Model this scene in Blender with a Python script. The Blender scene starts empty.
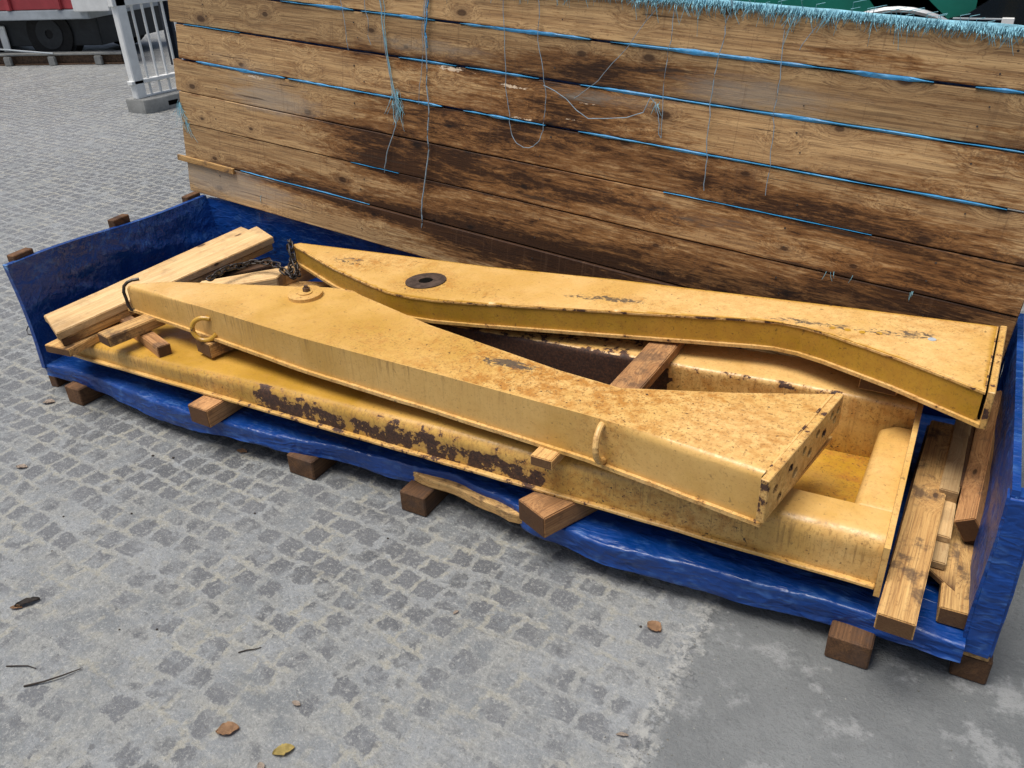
import bpy, bmesh, math, random
from mathutils import Vector, Matrix, noise
random.seed(7)
V = Vector
# ---------------------------------------------------------------- camera, world, sun, exposure
scene = bpy.context.scene
C = scene.collection
cam_d = bpy.data.cameras.new("camera")
cam = bpy.data.objects.new("camera", cam_d)
C.objects.link(cam)
Rr, Ru, Rf = V((0.877331, 0.478642, -0.034536)), V((-0.207833, 0.443844, 0.87167)), V((-0.432546, 0.757565, -0.488875))
M = Matrix((Rr, Ru, -Rf)).transposed().to_4x4()
M.translation = V((3.0375, -1.6302, 1.6))
cam.matrix_world = M
cam_d.sensor_width = 36.0
cam_d.lens = 834.54 / 1024 * 36.0
cam_d.clip_start = 0.02
cam_d.clip_end = 2000
scene.camera = cam

SUN_EL, SUN_AZ = math.radians(74), math.radians(-140)     # azimuth from +Y towards +X: behind the left shoulder
world = bpy.data.worlds.new("World")
scene.world = world
world.use_nodes = True
wn = world.node_tree
bg = wn.nodes["Background"]
sky = wn.nodes.new("ShaderNodeTexSky")
sky.sky_type = 'NISHITA'
sky.sun_disc = False
sky.sun_elevation = SUN_EL
sky.sun_rotation = SUN_AZ
sky.air_density = 1.0
sky.dust_density = 4.5
sky.ozone_density = 0.7
wn.links.new(sky.outputs[0], bg.inputs[0])
bg.inputs[1].default_value = 0.075

sd = bpy.data.lights.new("sun", 'SUN')
sd.energy = 2.5
sd.angle = math.radians(36)
sd.color = (1.0, 0.96, 0.9)
sun = bpy.data.objects.new("sun", sd)
C.objects.link(sun)
sdir = V((math.sin(SUN_AZ) * math.cos(SUN_EL), math.cos(SUN_AZ) * math.cos(SUN_EL), math.sin(SUN_EL)))
sun.rotation_euler = sdir.to_track_quat('Z', 'Y').to_euler()
sun.location = (0, 0, 8)
vs = scene.view_settings
vs.view_transform = 'Standard'
vs.look = 'None'
vs.gamma = 1.0
vs.exposure = 0.64
vs.use_curve_mapping = False

# ---------------------------------------------------------------- shader helper
class NT:
    def __init__(s, name, rough=0.6, spec=0.4, metal=0.0):
        s.m = bpy.data.materials.new(name)
        s.m.use_nodes = True
        s.t = s.m.node_tree
        s.b = s.t.nodes["Principled BSDF"]
        s.b.inputs["Roughness"].default_value = rough
        s.b.inputs["Specular IOR Level"].default_value = spec
        s.b.inputs["Metallic"].default_value = metal
    def n(s, typ, **kw):
        nd = s.t.nodes.new("ShaderNode" + typ)
        for k, v in kw.items():
            setattr(nd, k, v)
        return nd
    def put(s, sock, v):
        if isinstance(v, bpy.types.NodeSocket):
            s.t.links.new(v, sock)
        elif isinstance(v, (tuple, list)) and len(v) == 3 and sock.type == 'RGBA':
            sock.default_value = (*v, 1)
        else:
            sock.default_value = v
    def coord(s, which="Object"):
        return s.n("TexCoord").outputs[which]
    def mapv(s, v, scale=(1, 1, 1), loc=(0, 0, 0), rot=(0, 0, 0)):
        m = s.n("Mapping")
        s.put(m.inputs["Vector"], v)
        m.inputs["Scale"].default_value = scale
        m.inputs["Location"].default_value = loc
        m.inputs["Rotation"].default_value = rot
        return m.outputs[0]
    def noise(s, v, scale=5, detail=5, rough=0.55, dist=0.0, col=False):
        nd = s.n("TexNoise")
        s.put(nd.inputs["Vector"], v)
        nd.inputs["Scale"].default_value = scale
        nd.inputs["Detail"].default_value = detail
        nd.inputs["Roughness"].default_value = rough
        nd.inputs["Distortion"].default_value = dist
        return nd.outputs["Color" if col else "Fac"]
    def vor(s, v, scale=5, feature='F1', out="Distance", rnd=1.0):
        nd = s.n("TexVoronoi", feature=feature)
        s.put(nd.inputs["Vector"], v)
        nd.inputs["Scale"].default_value = scale
        nd.inputs["Randomness"].default_value = rnd
        return nd.outputs[out]
    def math(s, op, a, b=0.0, c=0.0, clamp=False):
        nd = s.n("Math", operation=op, use_clamp=clamp)
        s.put(nd.inputs[0], a); s.put(nd.inputs[1], b)
        if op in ('MULTIPLY_ADD',):
            s.put(nd.inputs[2], c)
        return nd.outputs[0]
    def ramp(s, v, lo, hi, a=0.0, b=1.0, smooth=True):
        nd = s.n("MapRange", interpolation_type='SMOOTHSTEP' if smooth else 'LINEAR', clamp=True) if smooth else s.n("MapRange", clamp=True)
        s.put(nd.inputs[0], v)
        nd.inputs[1].default_value = lo; nd.inputs[2].default_value = hi
        nd.inputs[3].default_value = a; nd.inputs[4].default_value = b
        return nd.outputs[0]
    def mix(s, f, a, b, mode='MIX'):
        nd = s.n("Mix", data_type='RGBA', blend_type=mode)
        s.put(nd.inputs[0], f); s.put(nd.inputs[6], a); s.put(nd.inputs[7], b)
        return nd.outputs[2]
    def attr(s, name):
        return s.n("Attribute", attribute_name=name).outputs["Fac"]
    def vadd(s, a, b):
        nd = s.n("VectorMath", operation='ADD')
        s.put(nd.inputs[0], a); s.put(nd.inputs[1], b)
        return nd.outputs[0]
    def vscale(s, a, f):
        nd = s.n("VectorMath", operation='SCALE')
        s.put(nd.inputs[0], a); s.put(nd.inputs[3], f)
        return nd.outputs[0]
    def rndvec(s, k=37.0):
        r = s.n("ObjectInfo").outputs["Random"]
        c = s.n("CombineXYZ")
        s.put(c.inputs[0], s.math('MULTIPLY', r, k)); s.put(c.inputs[1], s.math('MULTIPLY', r, k * 3.7)); s.put(c.inputs[2], s.math('MULTIPLY', r, k * 2.3))
        return c.outputs[0], r
    def bump(s, h, strength=0.3, dist=0.01):
        nd = s.n("Bump")
        nd.inputs["Strength"].default_value = strength
        nd.inputs["Distance"].default_value = dist
        s.put(nd.inputs["Height"], h)
        s.t.links.new(nd.outputs[0], s.b.inputs["Normal"])
    def col(s, c): s.put(s.b.inputs["Base Color"], c)
    def rough(s, r): s.put(s.b.inputs["Roughness"], r)

def simple(name, colour, rough=0.6, spec=0.4, metal=0.0, var=0.25, scale=18):
    t = NT(name, rough, spec, metal)
    n = t.noise(t.coord(), scale, 6, 0.65)
    f = t.ramp(n, 0.35, 0.68)
    dk = tuple(c * (1 - var) for c in colour)
    t.col(t.mix(f, dk, colour))
    t.bump(n, 0.15, 0.004)
    return t.m

def wood(name, light, mid, dark, stain_amount=0.0, rough=0.75, knots=0.5, dirt=0.55):
    """grain along local X"""
    t = NT(name, rough, 0.3)
    rv, r = t.rndvec()
    co = t.vadd(t.coord(), rv)
    ks = t.n("SeparateXYZ"); t.put(ks.inputs[0], co)
    kcm = t.n("CombineXYZ"); t.put(kcm.inputs[0], t.math('MULTIPLY', ks.outputs[0], 4.2)); t.put(kcm.inputs[1], t.math('MULTIPLY', t.math('ADD', ks.outputs[1], ks.outputs[2]), 8.0))
    kn = t.n("TexVoronoi", feature='F1', voronoi_dimensions='2D'); t.put(kn.inputs["Vector"], kcm.outputs[0]); kn.inputs["Scale"].default_value = 1.0
    kd, keep = kn.outputs["Distance"], kn.outputs["Color"]
    ksep = t.n("SeparateColor"); t.put(ksep.inputs[0], keep)
    kon = t.math('LESS_THAN', ksep.outputs[0], knots)
    warp = t.math('MULTIPLY', t.ramp(kd, 0.0, 0.4, 1.0, 0.0), 0.035)
    cmb = t.n("CombineXYZ"); t.put(cmb.inputs[1], warp); t.put(cmb.inputs[2], warp)
    gco = t.vadd(co, cmb.outputs[0])
    g1 = t.noise(t.mapv(gco, (1.3, 30, 30)), 1.6, 9, 0.70, 0.6)
    g2 = t.noise(t.mapv(gco, (3.0, 150, 150)), 1.5, 6, 0.7)
    blot = t.noise(t.mapv(co, (1.2, 3, 3)), 2.5, 5, 0.6)
    c = t.mix(t.ramp(g1, 0.32, 0.66), mid, light)
    c = t.mix(t.math('MULTIPLY', t.ramp(g2, 0.46, 0.62), 0.60), c, dark)
    speck = t.noise(t.mapv(co, (60, 110, 110)), 1.0, 5, 0.75)
    c = t.mix(t.ramp(speck, 0.57, 0.66, 0.0, 0.55), c, dark)
    c = t.mix(t.math('MULTIPLY', t.ramp(blot, 0.5, 0.72), 0.4), c, mid)
    ksz = t.math('MULTIPLY_ADD', ksep.outputs[1], 0.6, 0.45)
    kd2 = t.math('DIVIDE', kd, ksz)
    km = t.math('MULTIPLY', t.ramp(kd2, 0.070, 0.125, 1.0, 0.0), kon)
    kr = t.math('MULTIPLY', t.ramp(kd2, 0.11, 0.30, 0.40, 0.0), kon)
    c = t.mix(kr, c, dark)
    c = t.mix(t.math('MULTIPLY', km, 0.85), c, (0.05, 0.025, 0.012))
    if stain_amount > 0:
        sn = t.noise(t.mapv(co, (3.2, 20, 20)), 2.2, 9, 0.74, 0.5)
        fine = t.noise(t.mapv(co, (14, 80, 80)), 2.0, 6, 0.7)
        sv = t.math('ADD', t.math('ADD', t.attr("stain"), t.math('MULTIPLY', t.math('SUBTRACT', sn, 0.5), 2.2)), t.math('MULTIPLY', t.math('SUBTRACT', fine, 0.5), 1.1))
        c = t.mix(t.ramp(sv, 0.12, 0.62, 0.0, 1.0), c, (0.50, 0.37, 0.26), 'MULTIPLY')
        c = t.mix(t.ramp(sv, 0.55, 1.0, 0.0, 1.0), c, (0.20, 0.165, 0.145), 'MULTIPLY')
        gv = t.math('ADD', t.attr("grey"), t.math('MULTIPLY', t.math('SUBTRACT', sn, 0.5), 1.0))
        c = t.mix(t.ramp(gv, 0.3, 0.75, 0.0, 0.7), c, (0.30, 0.255, 0.20))
        pn = t.noise(t.mapv(co, (12, 40, 40)), 2.0, 6, 0.7)
        pv = t.math('ADD', t.attr("peel"), t.math('MULTIPLY', t.math('SUBTRACT', pn, 0.5), 1.8))
        c = t.mix(t.ramp(pv, 0.62, 0.72), c, (0.62, 0.50, 0.36))
        saw = t.noise(t.mapv(co, (90, 3, 3)), 1.0, 3, 0.6)
        c = t.mix(t.ramp(saw, 0.60, 0.68, 0.0, 0.28), c, dark)
        crk = t.noise(t.mapv(co, (1.6, 70, 70)), 1.0, 3, 0.5)
        c = t.mix(t.ramp(crk, 0.665, 0.69, 0.0, 0.75), c, (0.035, 0.02, 0.012))
    else:
        sn = t.noise(co, 9, 6, 0.7)
        c = t.mix(t.ramp(sn, 0.51, 0.64, 0.0, dirt), c, (0.070, 0.045, 0.034))
        c = t.mix(t.math('MULTIPLY', t.attr('endgrain'), 0.92), c, (0.075, 0.035, 0.016))
    hue = t.n("HueSaturation")
    t.put(hue.inputs["Value"], t.math('MULTIPLY_ADD', r, 0.46, 0.76)); t.put(hue.inputs["Color"], c)
    t.col(hue.outputs[0])
    t.bump(t.math('ADD', g2, t.math('MULTIPLY', g1, 1.2)), 0.35, 0.004)
    return t.m

# ---------------------------------------------------------------- object helpers
def link(o, parent=None):
    C.objects.link(o)
    if parent: o.parent = parent
    return o
def tag(o, label=None, cat=None, group=None, kind=None):
    if label: o["label"] = label
    if cat: o["category"] = cat
    if group: o["group"] = group
    if kind: o["kind"] = kind
    return o
def empty(name, loc=(0, 0, 0), label=None, cat=None, group=None):
    e = bpy.data.objects.new(name, None)
    e.location = loc
    e.empty_display_size = 0.1
    link(e)
    return tag(e, label, cat, group)
def smooth(me, ang=35):
    for p in me.polygons: p.use_smooth = True
    me.set_sharp_from_angle(angle=math.radians(ang))
def obj(name, bm, mat, parent=None, ang=35, origin=None, attrs=None):
    """link a bmesh (world coordinates) as one object; the parent is an unrotated empty or None"""
    me = bpy.data.meshes.new(name)
    bmesh.ops.recalc_face_normals(bm, faces=bm.faces)
    o0 = V(origin) if origin else (V(parent.location) if parent and parent.type == 'EMPTY' else V((0, 0, 0)))
    bm.to_mesh(me)
    bm.free()
    if attrs: attrs(me)
    if o0.length > 0:
        me.transform(Matrix.Translation(-o0))
    smooth(me, ang)
    o = bpy.data.objects.new(name, me)
    me.materials.append(mat)
    link(o)
    if parent:
        o.parent = parent
        o.location = o0 - V(parent.location) if parent.type == 'EMPTY' else o0
        if parent.type != 'EMPTY':
            o.location = o0 - wloc(parent)
    else:
        o.location = o0
    return o
def wloc(o):
    l = V(o.location)
    while o.parent:
        o = o.parent
        l += V(o.location)
    return l
def set_attr(me, name, vals):
    a = me.attributes.new(name, 'FLOAT', 'POINT')
    a.data.foreach_set("value", vals)
def vattrs(fn, names):
    def f(me):
        nn = [v.normal.copy() for v in me.vertices]
        res = [fn(v.co, nn[i]) for i, v in enumerate(me.vertices)]
        for n in names:
            set_attr(me, n, [r.get(n, 0.0) for r in res])
    return f
def box(bm, x0, x1, y0, y1, z0, z1, bev=0.0, seg=1):
    vs_ = [bm.verts.new(c) for c in ((x0,y0,z0),(x1,y0,z0),(x1,y1,z0),(x0,y1,z0),(x0,y0,z1),(x1,y0,z1),(x1,y1,z1),(x0,y1,z1))]
    fs = [bm.faces.new([vs_[i] for i in f]) for f in ((3,2,1,0),(4,5,6,7),(0,1,5,4),(1,2,6,5),(2,3,7,6),(3,0,4,7))]
    if bev:
        es = {e for f in fs for e in f.edges}
        bmesh.ops.bevel(bm, geom=list(es), offset=bev, segments=seg, affect='EDGES')
    return vs_
def cut_grid(bm, cell, axes="xyz"):
    for ax in axes:
        i = "xyz".index(ax)
        lo = min(v.co[i] for v in bm.verts); hi = max(v.co[i] for v in bm.verts)
        n = max(1, int((hi - lo) / cell))
        for k in range(1, n + 1):
            p = V((0, 0, 0)); p[i] = lo + (hi - lo) * k / (n + 1)
            d = V((0, 0, 0)); d[i] = 1
            bmesh.ops.bisect_plane(bm, geom=bm.verts[:] + bm.edges[:] + bm.faces[:], plane_co=p, plane_no=d, dist=1e-6)
def prism(poly, zb, zt, bev_top=None, bev_vert=None, seg=4, cell=None, axes="xyz"):
    """poly: (x, y) outline counter-clockwise; zb, zt: number or function of (x, y)"""
    fb = zb if callable(zb) else (lambda x, y: zb)
    ft = zt if callable(zt) else (lambda x, y: zt)
    bm = bmesh.new()
    B = [bm.verts.new((x, y, fb(x, y))) for x, y in poly]
    T = [bm.verts.new((x, y, ft(x, y))) for x, y in poly]
    n = len(poly)
    bm.faces.new(B[::-1]); bm.faces.new(T)
    for i in range(n):
        bm.faces.new((B[i], B[(i+1) % n], T[(i+1) % n], T[i]))
    def edge(a, b):
        for e in a.link_edges:
            if e.other_vert(a) is b: return e
    for spec in (bev_top or []):
        pass
    if bev_top:
        es = [edge(T[i], T[(i+1) % n]) for i in bev_top[0]]
        bmesh.ops.bevel(bm, geom=es, offset=bev_top[1], segments=seg, affect='EDGES', profile=0.5)
    if cell: cut_grid(bm, cell, axes)
    return bm
def tube(bm, pts, r, seg=8, cap=True):
    pts = [V(p) for p in pts]
    rings = []
    up = V((0, 0, 1))
    for i, p in enumerate(pts):
        d = (pts[min(i+1, len(pts)-1)] - pts[max(i-1, 0)]).normalized()
        a = d.cross(up)
        if a.length < 1e-3: a = d.cross(V((1, 0, 0)))
        a.normalize(); b = d.cross(a).normalized()
        rr = r[i] if isinstance(r, (list, tuple)) else r
        rings.append([bm.verts.new(p + (a * math.cos(t) + b * math.sin(t)) * rr) for t in [2 * math.pi * k / seg for k in range(seg)]])
    for i in range(len(rings) - 1):
        for k in range(seg):
            bm.faces.new((rings[i][k], rings[i][(k+1) % seg], rings[i+1][(k+1) % seg], rings[i+1][k]))
    if cap:
        bm.faces.new(rings[0][::-1]); bm.faces.new(rings[-1])
def cyl(bm, c, axis, r, h, seg=28, r_in=0.0):
    """solid (or ring, when r_in) cylinder from c along axis by h"""
    axis = V(axis).normalized()
    a = axis.cross(V((0, 0, 1)))
    if a.length < 1e-3: a = V((1, 0, 0))
    a.normalize(); b = axis.cross(a)
    def ring(rr, off): return [bm.verts.new(V(c) + axis * off + (a * math.cos(2*math.pi*k/seg) + b * math.sin(2*math.pi*k/seg)) * rr) for k in range(seg)]
    o0, o1 = ring(r, 0), ring(r, h)
    for k in range(seg): bm.faces.new((o0[k], o0[(k+1)%seg], o1[(k+1)%seg], o1[k]))
    if r_in:
        i0, i1 = ring(r_in, 0), ring(r_in, h)
        for k in range(seg):
            j = (k+1) % seg
            bm.faces.new((i0[j], i0[k], i1[k], i1[j])); bm.faces.new((o1[k], o1[j], i1[j], i1[k])); bm.faces.new((o0[j], o0[k], i0[k], i0[j]))
    else:
        bm.faces.new(o0[::-1]); bm.faces.new(o1)
def boolean_holes(o, cutters):
    """cut bmesh volumes out of a linked mesh object and keep its data in place"""
    me = bpy.data.meshes.new("cutter")
    cutters.to_mesh(me); cutters.free()
    c = bpy.data.objects.new("cutter", me); C.objects.link(c)
    md = o.modifiers.new("holes", 'BOOLEAN'); md.object = c; md.operation = 'DIFFERENCE'; md.solver = 'EXACT'
    bpy.context.view_layer.update()
    dg = bpy.context.evaluated_depsgraph_get()
    new = bpy.data.meshes.new_from_object(o.evaluated_get(dg))
    o.modifiers.remove(md)
    o.data = new
    bpy.data.objects.remove(c)
def lerp(pts, x):
    if x <= pts[0][0]: return pts[0][1]
    for (a, b), (c, d) in zip(pts, pts[1:]):
        if x <= c:
            t = (x - a) / (c - a); t = t * t * (3 - 2 * t)
            return b + (d - b) * t
    return pts[-1][1]
def nz(x, y, z=0.0): return noise.noise(V((x, y, z)))
def fbm(x, y, z=0.0, o=4): return noise.fractal(V((x, y, z)), 1.0, 2.0, o)

# ---------------------------------------------------------------- materials
# ground: dusty setts, smooth concrete to the right of a crusty joint
t = NT("paving", 0.85, 0.5)
co = t.coord()
wob = t.vscale(t.vadd(t.noise(co, 9, 4, 0.6, col=True), (-0.5, -0.5, -0.5)), 0.055)
wob2 = t.vscale(t.vadd(t.noise(co, 1.3, 2, 0.5, col=True), (-0.5, -0.5, -0.5)), 0.10)
wob3 = t.vscale(t.vadd(t.noise(co, 38, 3, 0.6, col=True), (-0.5, -0.5, -0.5)), 0.034)
bco = t.vadd(t.vadd(t.vadd(co, wob), wob2), wob3)
br = t.n("TexBrick"); t.put(br.inputs["Vector"], t.mapv(bco, (1, 1, 1), rot=(0, 0, math.radians(4))))
br.inputs["Scale"].default_value = 1.0
br.inputs["Brick Width"].default_value = 0.086; br.inputs["Row Height"].default_value = 0.078
br.inputs["Mortar Size"].default_value = 0.015; br.inputs["Mortar Smooth"].default_value = 0.9
br.inputs["Color1"].default_value = (0, 0, 0, 1); br.inputs["Color2"].default_value = (1, 1, 1, 1); br.inputs["Mortar"].default_value = (0.5, 0.5, 0.5, 1)
bs = t.n("SeparateColor"); t.put(bs.inputs[0], br.outputs["Color"])
mort = br.outputs["Fac"]
n_big = t.noise(co, 0.55, 4, 0.6)
n_mid = t.noise(co, 3.4, 6, 0.65)
n_fin = t.noise(co, 34, 6, 0.75)
n_gr = t.noise(co, 160, 4, 0.8)
n_blot = t.noise(co, 13, 5, 0.6)
g1_ = t.noise(co, 75, 5, 0.75)
dv = t.math('ADD', t.math('MULTIPLY', bs.outputs[0], 0.60), t.math('MULTIPLY', t.math('SUBTRACT', n_mid, 0.5), 1.5))
dv = t.math('ADD', dv, t.math('MULTIPLY', t.math('SUBTRACT', n_blot, 0.5), 2.2))
dv = t.math('ADD', dv, t.math('MULTIPLY', t.math('SUBTRACT', n_fin, 0.5), 1.1))
dv = t.math('SUBTRACT', dv, t.math('MULTIPLY', t.ramp(mort, 0.0, 0.9), 0.55))
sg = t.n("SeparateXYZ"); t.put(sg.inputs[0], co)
bare_and_shade = t.math('MULTIPLY', t.ramp(sg.outputs[1], -0.75, -0.10), t.ramp(sg.outputs[0], 2.7, 1.9))  # barer stones plus soft shade painted in along the crate front
dv = t.math('ADD', dv, t.math('MULTIPLY', bare_and_shade, 0.30))
dust = t.ramp(dv, 0.16, 0.66, 1.0, 0.04)
stone = t.mix(bs.outputs[1], (0.054, 0.060, 0.069), (0.096, 0.103, 0.114))
dustc = t.mix(t.ramp(n_mid, 0.36, 0.64), (0.132, 0.146, 0.155), (0.245, 0.262, 0.271))
dustc = t.mix(t.ramp(n_blot, 0.40, 0.62), dustc, (0.245, 0.252, 0.240))
c = t.mix(dust, stone, dustc)
sand = t.math('MULTIPLY', t.ramp(mort, 0.15, 0.9), t.ramp(t.noise(co, 5.5, 4, 0.6), 0.44, 0.60))
sand = t.math('MULTIPLY', sand, t.ramp(n_fin, 0.40, 0.55))
c = t.mix(t.math('MULTIPLY', sand, 0.75), c, (0.315, 0.300, 0.235))
c = t.mix(t.ramp(g1_, 0.53, 0.64, 0.0, 0.60), c, (0.125, 0.128, 0.125))
c = t.mix(t.ramp(g1_, 0.47, 0.37, 0.0, 0.60), c, (0.37, 0.375, 0.35))
c = t.mix(t.ramp(n_gr, 0.54, 0.64, 0.0, 0.55), c, (0.12, 0.12, 0.115))
c = t.mix(t.ramp(n_gr, 0.45, 0.36, 0.0, 0.55), c, (0.42, 0.41, 0.37))
oil = t.ramp(t.noise(co, 19, 4, 0.55), 0.655, 0.70, 0.0, 0.7)
c = t.mix(oil, c, (0.060, 0.062, 0.066))
# concrete right of the joint
sx = t.n("SeparateXYZ"); t.put(sx.inputs[0], co)
xx = t.math('ADD', sx.outputs[0], t.math('MULTIPLY', t.math('SUBTRACT', t.noise(co, 11, 6, 0.7), 0.5), 0.10))
cm = t.ramp(t.math('ADD', xx, t.math('MULTIPLY', t.math('SUBTRACT', t.noise(co, 24, 8, 0.8), 0.5), 0.42)), 2.665, 2.685)
conc = t.mix(t.ramp(t.noise(co, 2.0, 7, 0.65), 0.36, 0.66), (0.080, 0.087, 0.087), (0.150, 0.160, 0.158))
conc = t.mix(t.ramp(t.noise(co, 5.5, 7, 0.72), 0.52, 0.62, 0.0, 0.8), conc, (0.27, 0.278, 0.274))
conc = t.mix(t.ramp(g1_, 0.53, 0.64, 0.0, 0.5), conc, (0.06, 0.06, 0.06))
conc = t.mix(t.ramp(n_gr, 0.46, 0.36, 0.0, 0.4), conc, (0.20, 0.20, 0.195))
c = t.mix(cm, c, conc)
crust = t.math('MULTIPLY', t.ramp(t.math('ABSOLUTE', t.math('SUBTRACT', xx, 2.655)), 0.006, 0.050, 1.0, 0.0), t.ramp(n_fin, 0.46, 0.56))
c = t.mix(t.math('MULTIPLY', crust, 0.95), c, (0.36, 0.36, 0.335))
c = t.mix(t.ramp(n_big, 0.35, 0.7, 0.0, 0.22), c, (0.30, 0.315, 0.325))
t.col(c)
hgt = t.math('ADD', t.math('MULTIPLY', t.math('MULTIPLY', t.math('SUBTRACT', 1.0, mort), t.math('SUBTRACT', 1.0, cm)), 0.22), t.math('ADD', t.math('MULTIPLY', n_fin, 1.2), t.math('MULTIPLY', g1_, 0.8)))
hgt = t.math('ADD', hgt, t.math('MULTIPLY', n_blot, 0.7))
t.bump(hgt, 0.8, 0.010)
t.rough(t.ramp(dust, 0, 1, 0.50, 0.70, False))
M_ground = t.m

M_lid = wood("lid_board", (0.49, 0.325, 0.155), (0.29, 0.172, 0.076), (0.105, 0.056, 0.029), 1.0, 0.7, 0.5)
M_pale = wood("pale_lumber", (0.64, 0.455, 0.235), (0.50, 0.325, 0.145), (0.40, 0.235, 0.10), 0, 0.7, 0.35, 0.25)
M_old = wood("weathered_lumber", (0.63, 0.40, 0.155), (0.44, 0.245, 0.085), (0.17, 0.08, 0.03), 0, 0.75, 0.4, 0.8)
M_red_wood = wood("reddish_lumber", (0.52, 0.28, 0.115), (0.36, 0.175, 0.068), (0.14, 0.062, 0.026), 0, 0.75, 0.3, 0.6)
M_skid = wood("dark_lumber", (0.150, 0.076, 0.034), (0.085, 0.042, 0.020), (0.035, 0.019, 0.011), 0, 0.8, 0.3)

def steel(name, rustall=0.0):
    t = NT(name, 0.5, 0.45)
    co = t.coord()
    n1 = t.noise(co, 3.0, 5, 0.6)
    n2 = t.noise(co, 34, 8, 0.75)
    n3 = t.noise(co, 130, 5, 0.75)
    n4 = t.noise(co, 22, 5, 0.65)
    deep = t.mix(t.ramp(n1, 0.35, 0.65), (0.36, 0.195, 0.016), (0.49, 0.275, 0.032))
    tan = t.mix(t.ramp(n1, 0.35, 0.65), (0.57, 0.340, 0.096), (0.71, 0.462, 0.182))
    c = t.mix(t.attr("fade_shade"), deep, tan)  # tan is faded paint; deep yellow also paints shade on the walls
    # soft orange staining
    sv = t.math('MULTIPLY', t.attr("stain"), t.ramp(t.math('ADD', t.math('ADD', t.math('MULTIPLY', n2, 0.75), t.math('MULTIPLY', n4, 0.3)), t.math('MULTIPLY', n1, 0.25)), 0.56, 0.80))
    c = t.mix(t.math('MINIMUM', sv, 0.85), c, (0.36, 0.145, 0.018))
    # grime speckle
    gv = t.math('MULTIPLY', t.ramp(n3, 0.53, 0.63), t.math('ADD', t.attr("stain"), 0.10))
    c = t.mix(t.math('MINIMUM', t.math('MULTIPLY', gv, 0.9), 0.8), c, (0.15, 0.075, 0.024))
    spk = t.noise(co, 60, 3, 0.6)
    c = t.mix(t.math('MULTIPLY', t.ramp(spk, 0.66, 0.70), t.math('ADD', t.attr('stain'), 0.25)), c, (0.06, 0.032, 0.018))
    # drips
    dn = t.noise(t.mapv(co, (110, 110, 5)), 1.0, 5, 0.65)
    dv = t.math('MULTIPLY', t.attr("drip"), t.ramp(dn, 0.50, 0.64))
    c = t.mix(t.math('MINIMUM', dv, 0.75), c, (0.20, 0.105, 0.03))
    # black smears
    kn = t.noise(t.mapv(co, (34, 60, 60)), 1.0, 6, 0.7, 1.2)
    kv = t.math('ADD', t.attr("smear"), t.math('MULTIPLY', t.math('SUBTRACT', kn, 0.5), 1.6))
    c = t.mix(t.ramp(kv, 0.50, 0.64, 0.0, 0.85), c, (0.045, 0.045, 0.045))
    # flaked rust
    rn = t.math('ADD', t.math('ADD', t.math('MULTIPLY', t.math('SUBTRACT', n2, 0.5), 0.9), t.math('MULTIPLY', t.math('SUBTRACT', n3, 0.5), 0.4)), t.math('MULTIPLY', t.math('SUBTRACT', n4, 0.5), 1.5))
    rv = t.math('ADD', t.math('ADD', t.attr("rust"), rustall), rn)
    rm = t.ramp(rv, 0.52, 0.56)
    halo = t.ramp(rv, 0.36, 0.52, 0.0, 0.5)
    c = t.mix(halo, c, (0.33, 0.16, 0.045))
    rustc = t.mix(t.ramp(n3, 0.4, 0.65), (0.034, 0.018, 0.013), (0.095, 0.042, 0.022))
    c = t.mix(rm, c, rustc)
    t.col(c)
    t.rough(t.math('ADD', t.ramp(n2, 0.35, 0.65, 0.27, 0.52), t.math('MULTIPLY', rm, 0.3)))
    t.bump(t.math('ADD', t.math('MULTIPLY', rm, -1.0), t.math('MULTIPLY', n2, 0.35)), 0.35, 0.003)
    return t.m
M_steel = steel("yellow_painted_steel")
M_flange = steel("chipped_yellow_edge", 0.36)
ST = ["fade_shade", "stain", "drip", "smear", "rust"]
M_bare = simple("bare_dark_steel", (0.060, 0.050, 0.046), 0.55, 0.5, 0.3, 0.5, 30)
M_rusty = simple("worn_rusty_steel", (0.16, 0.095, 0.055), 0.65, 0.4, 0.2, 0.6, 40)
M_black = simple("black_hole_shade", (0.005, 0.0045, 0.004), 0.95, 0.05)  # near-black that stands in for the shade inside openings
M_bore = simple("dull_brown_bore_steel", (0.085, 0.056, 0.042), 0.75, 0.2, 0.0, 0.55, 34)
M_chain = simple("dark_chain_steel", (0.055, 0.047, 0.042), 0.45, 0.5, 0.6, 0.5, 60)

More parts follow.
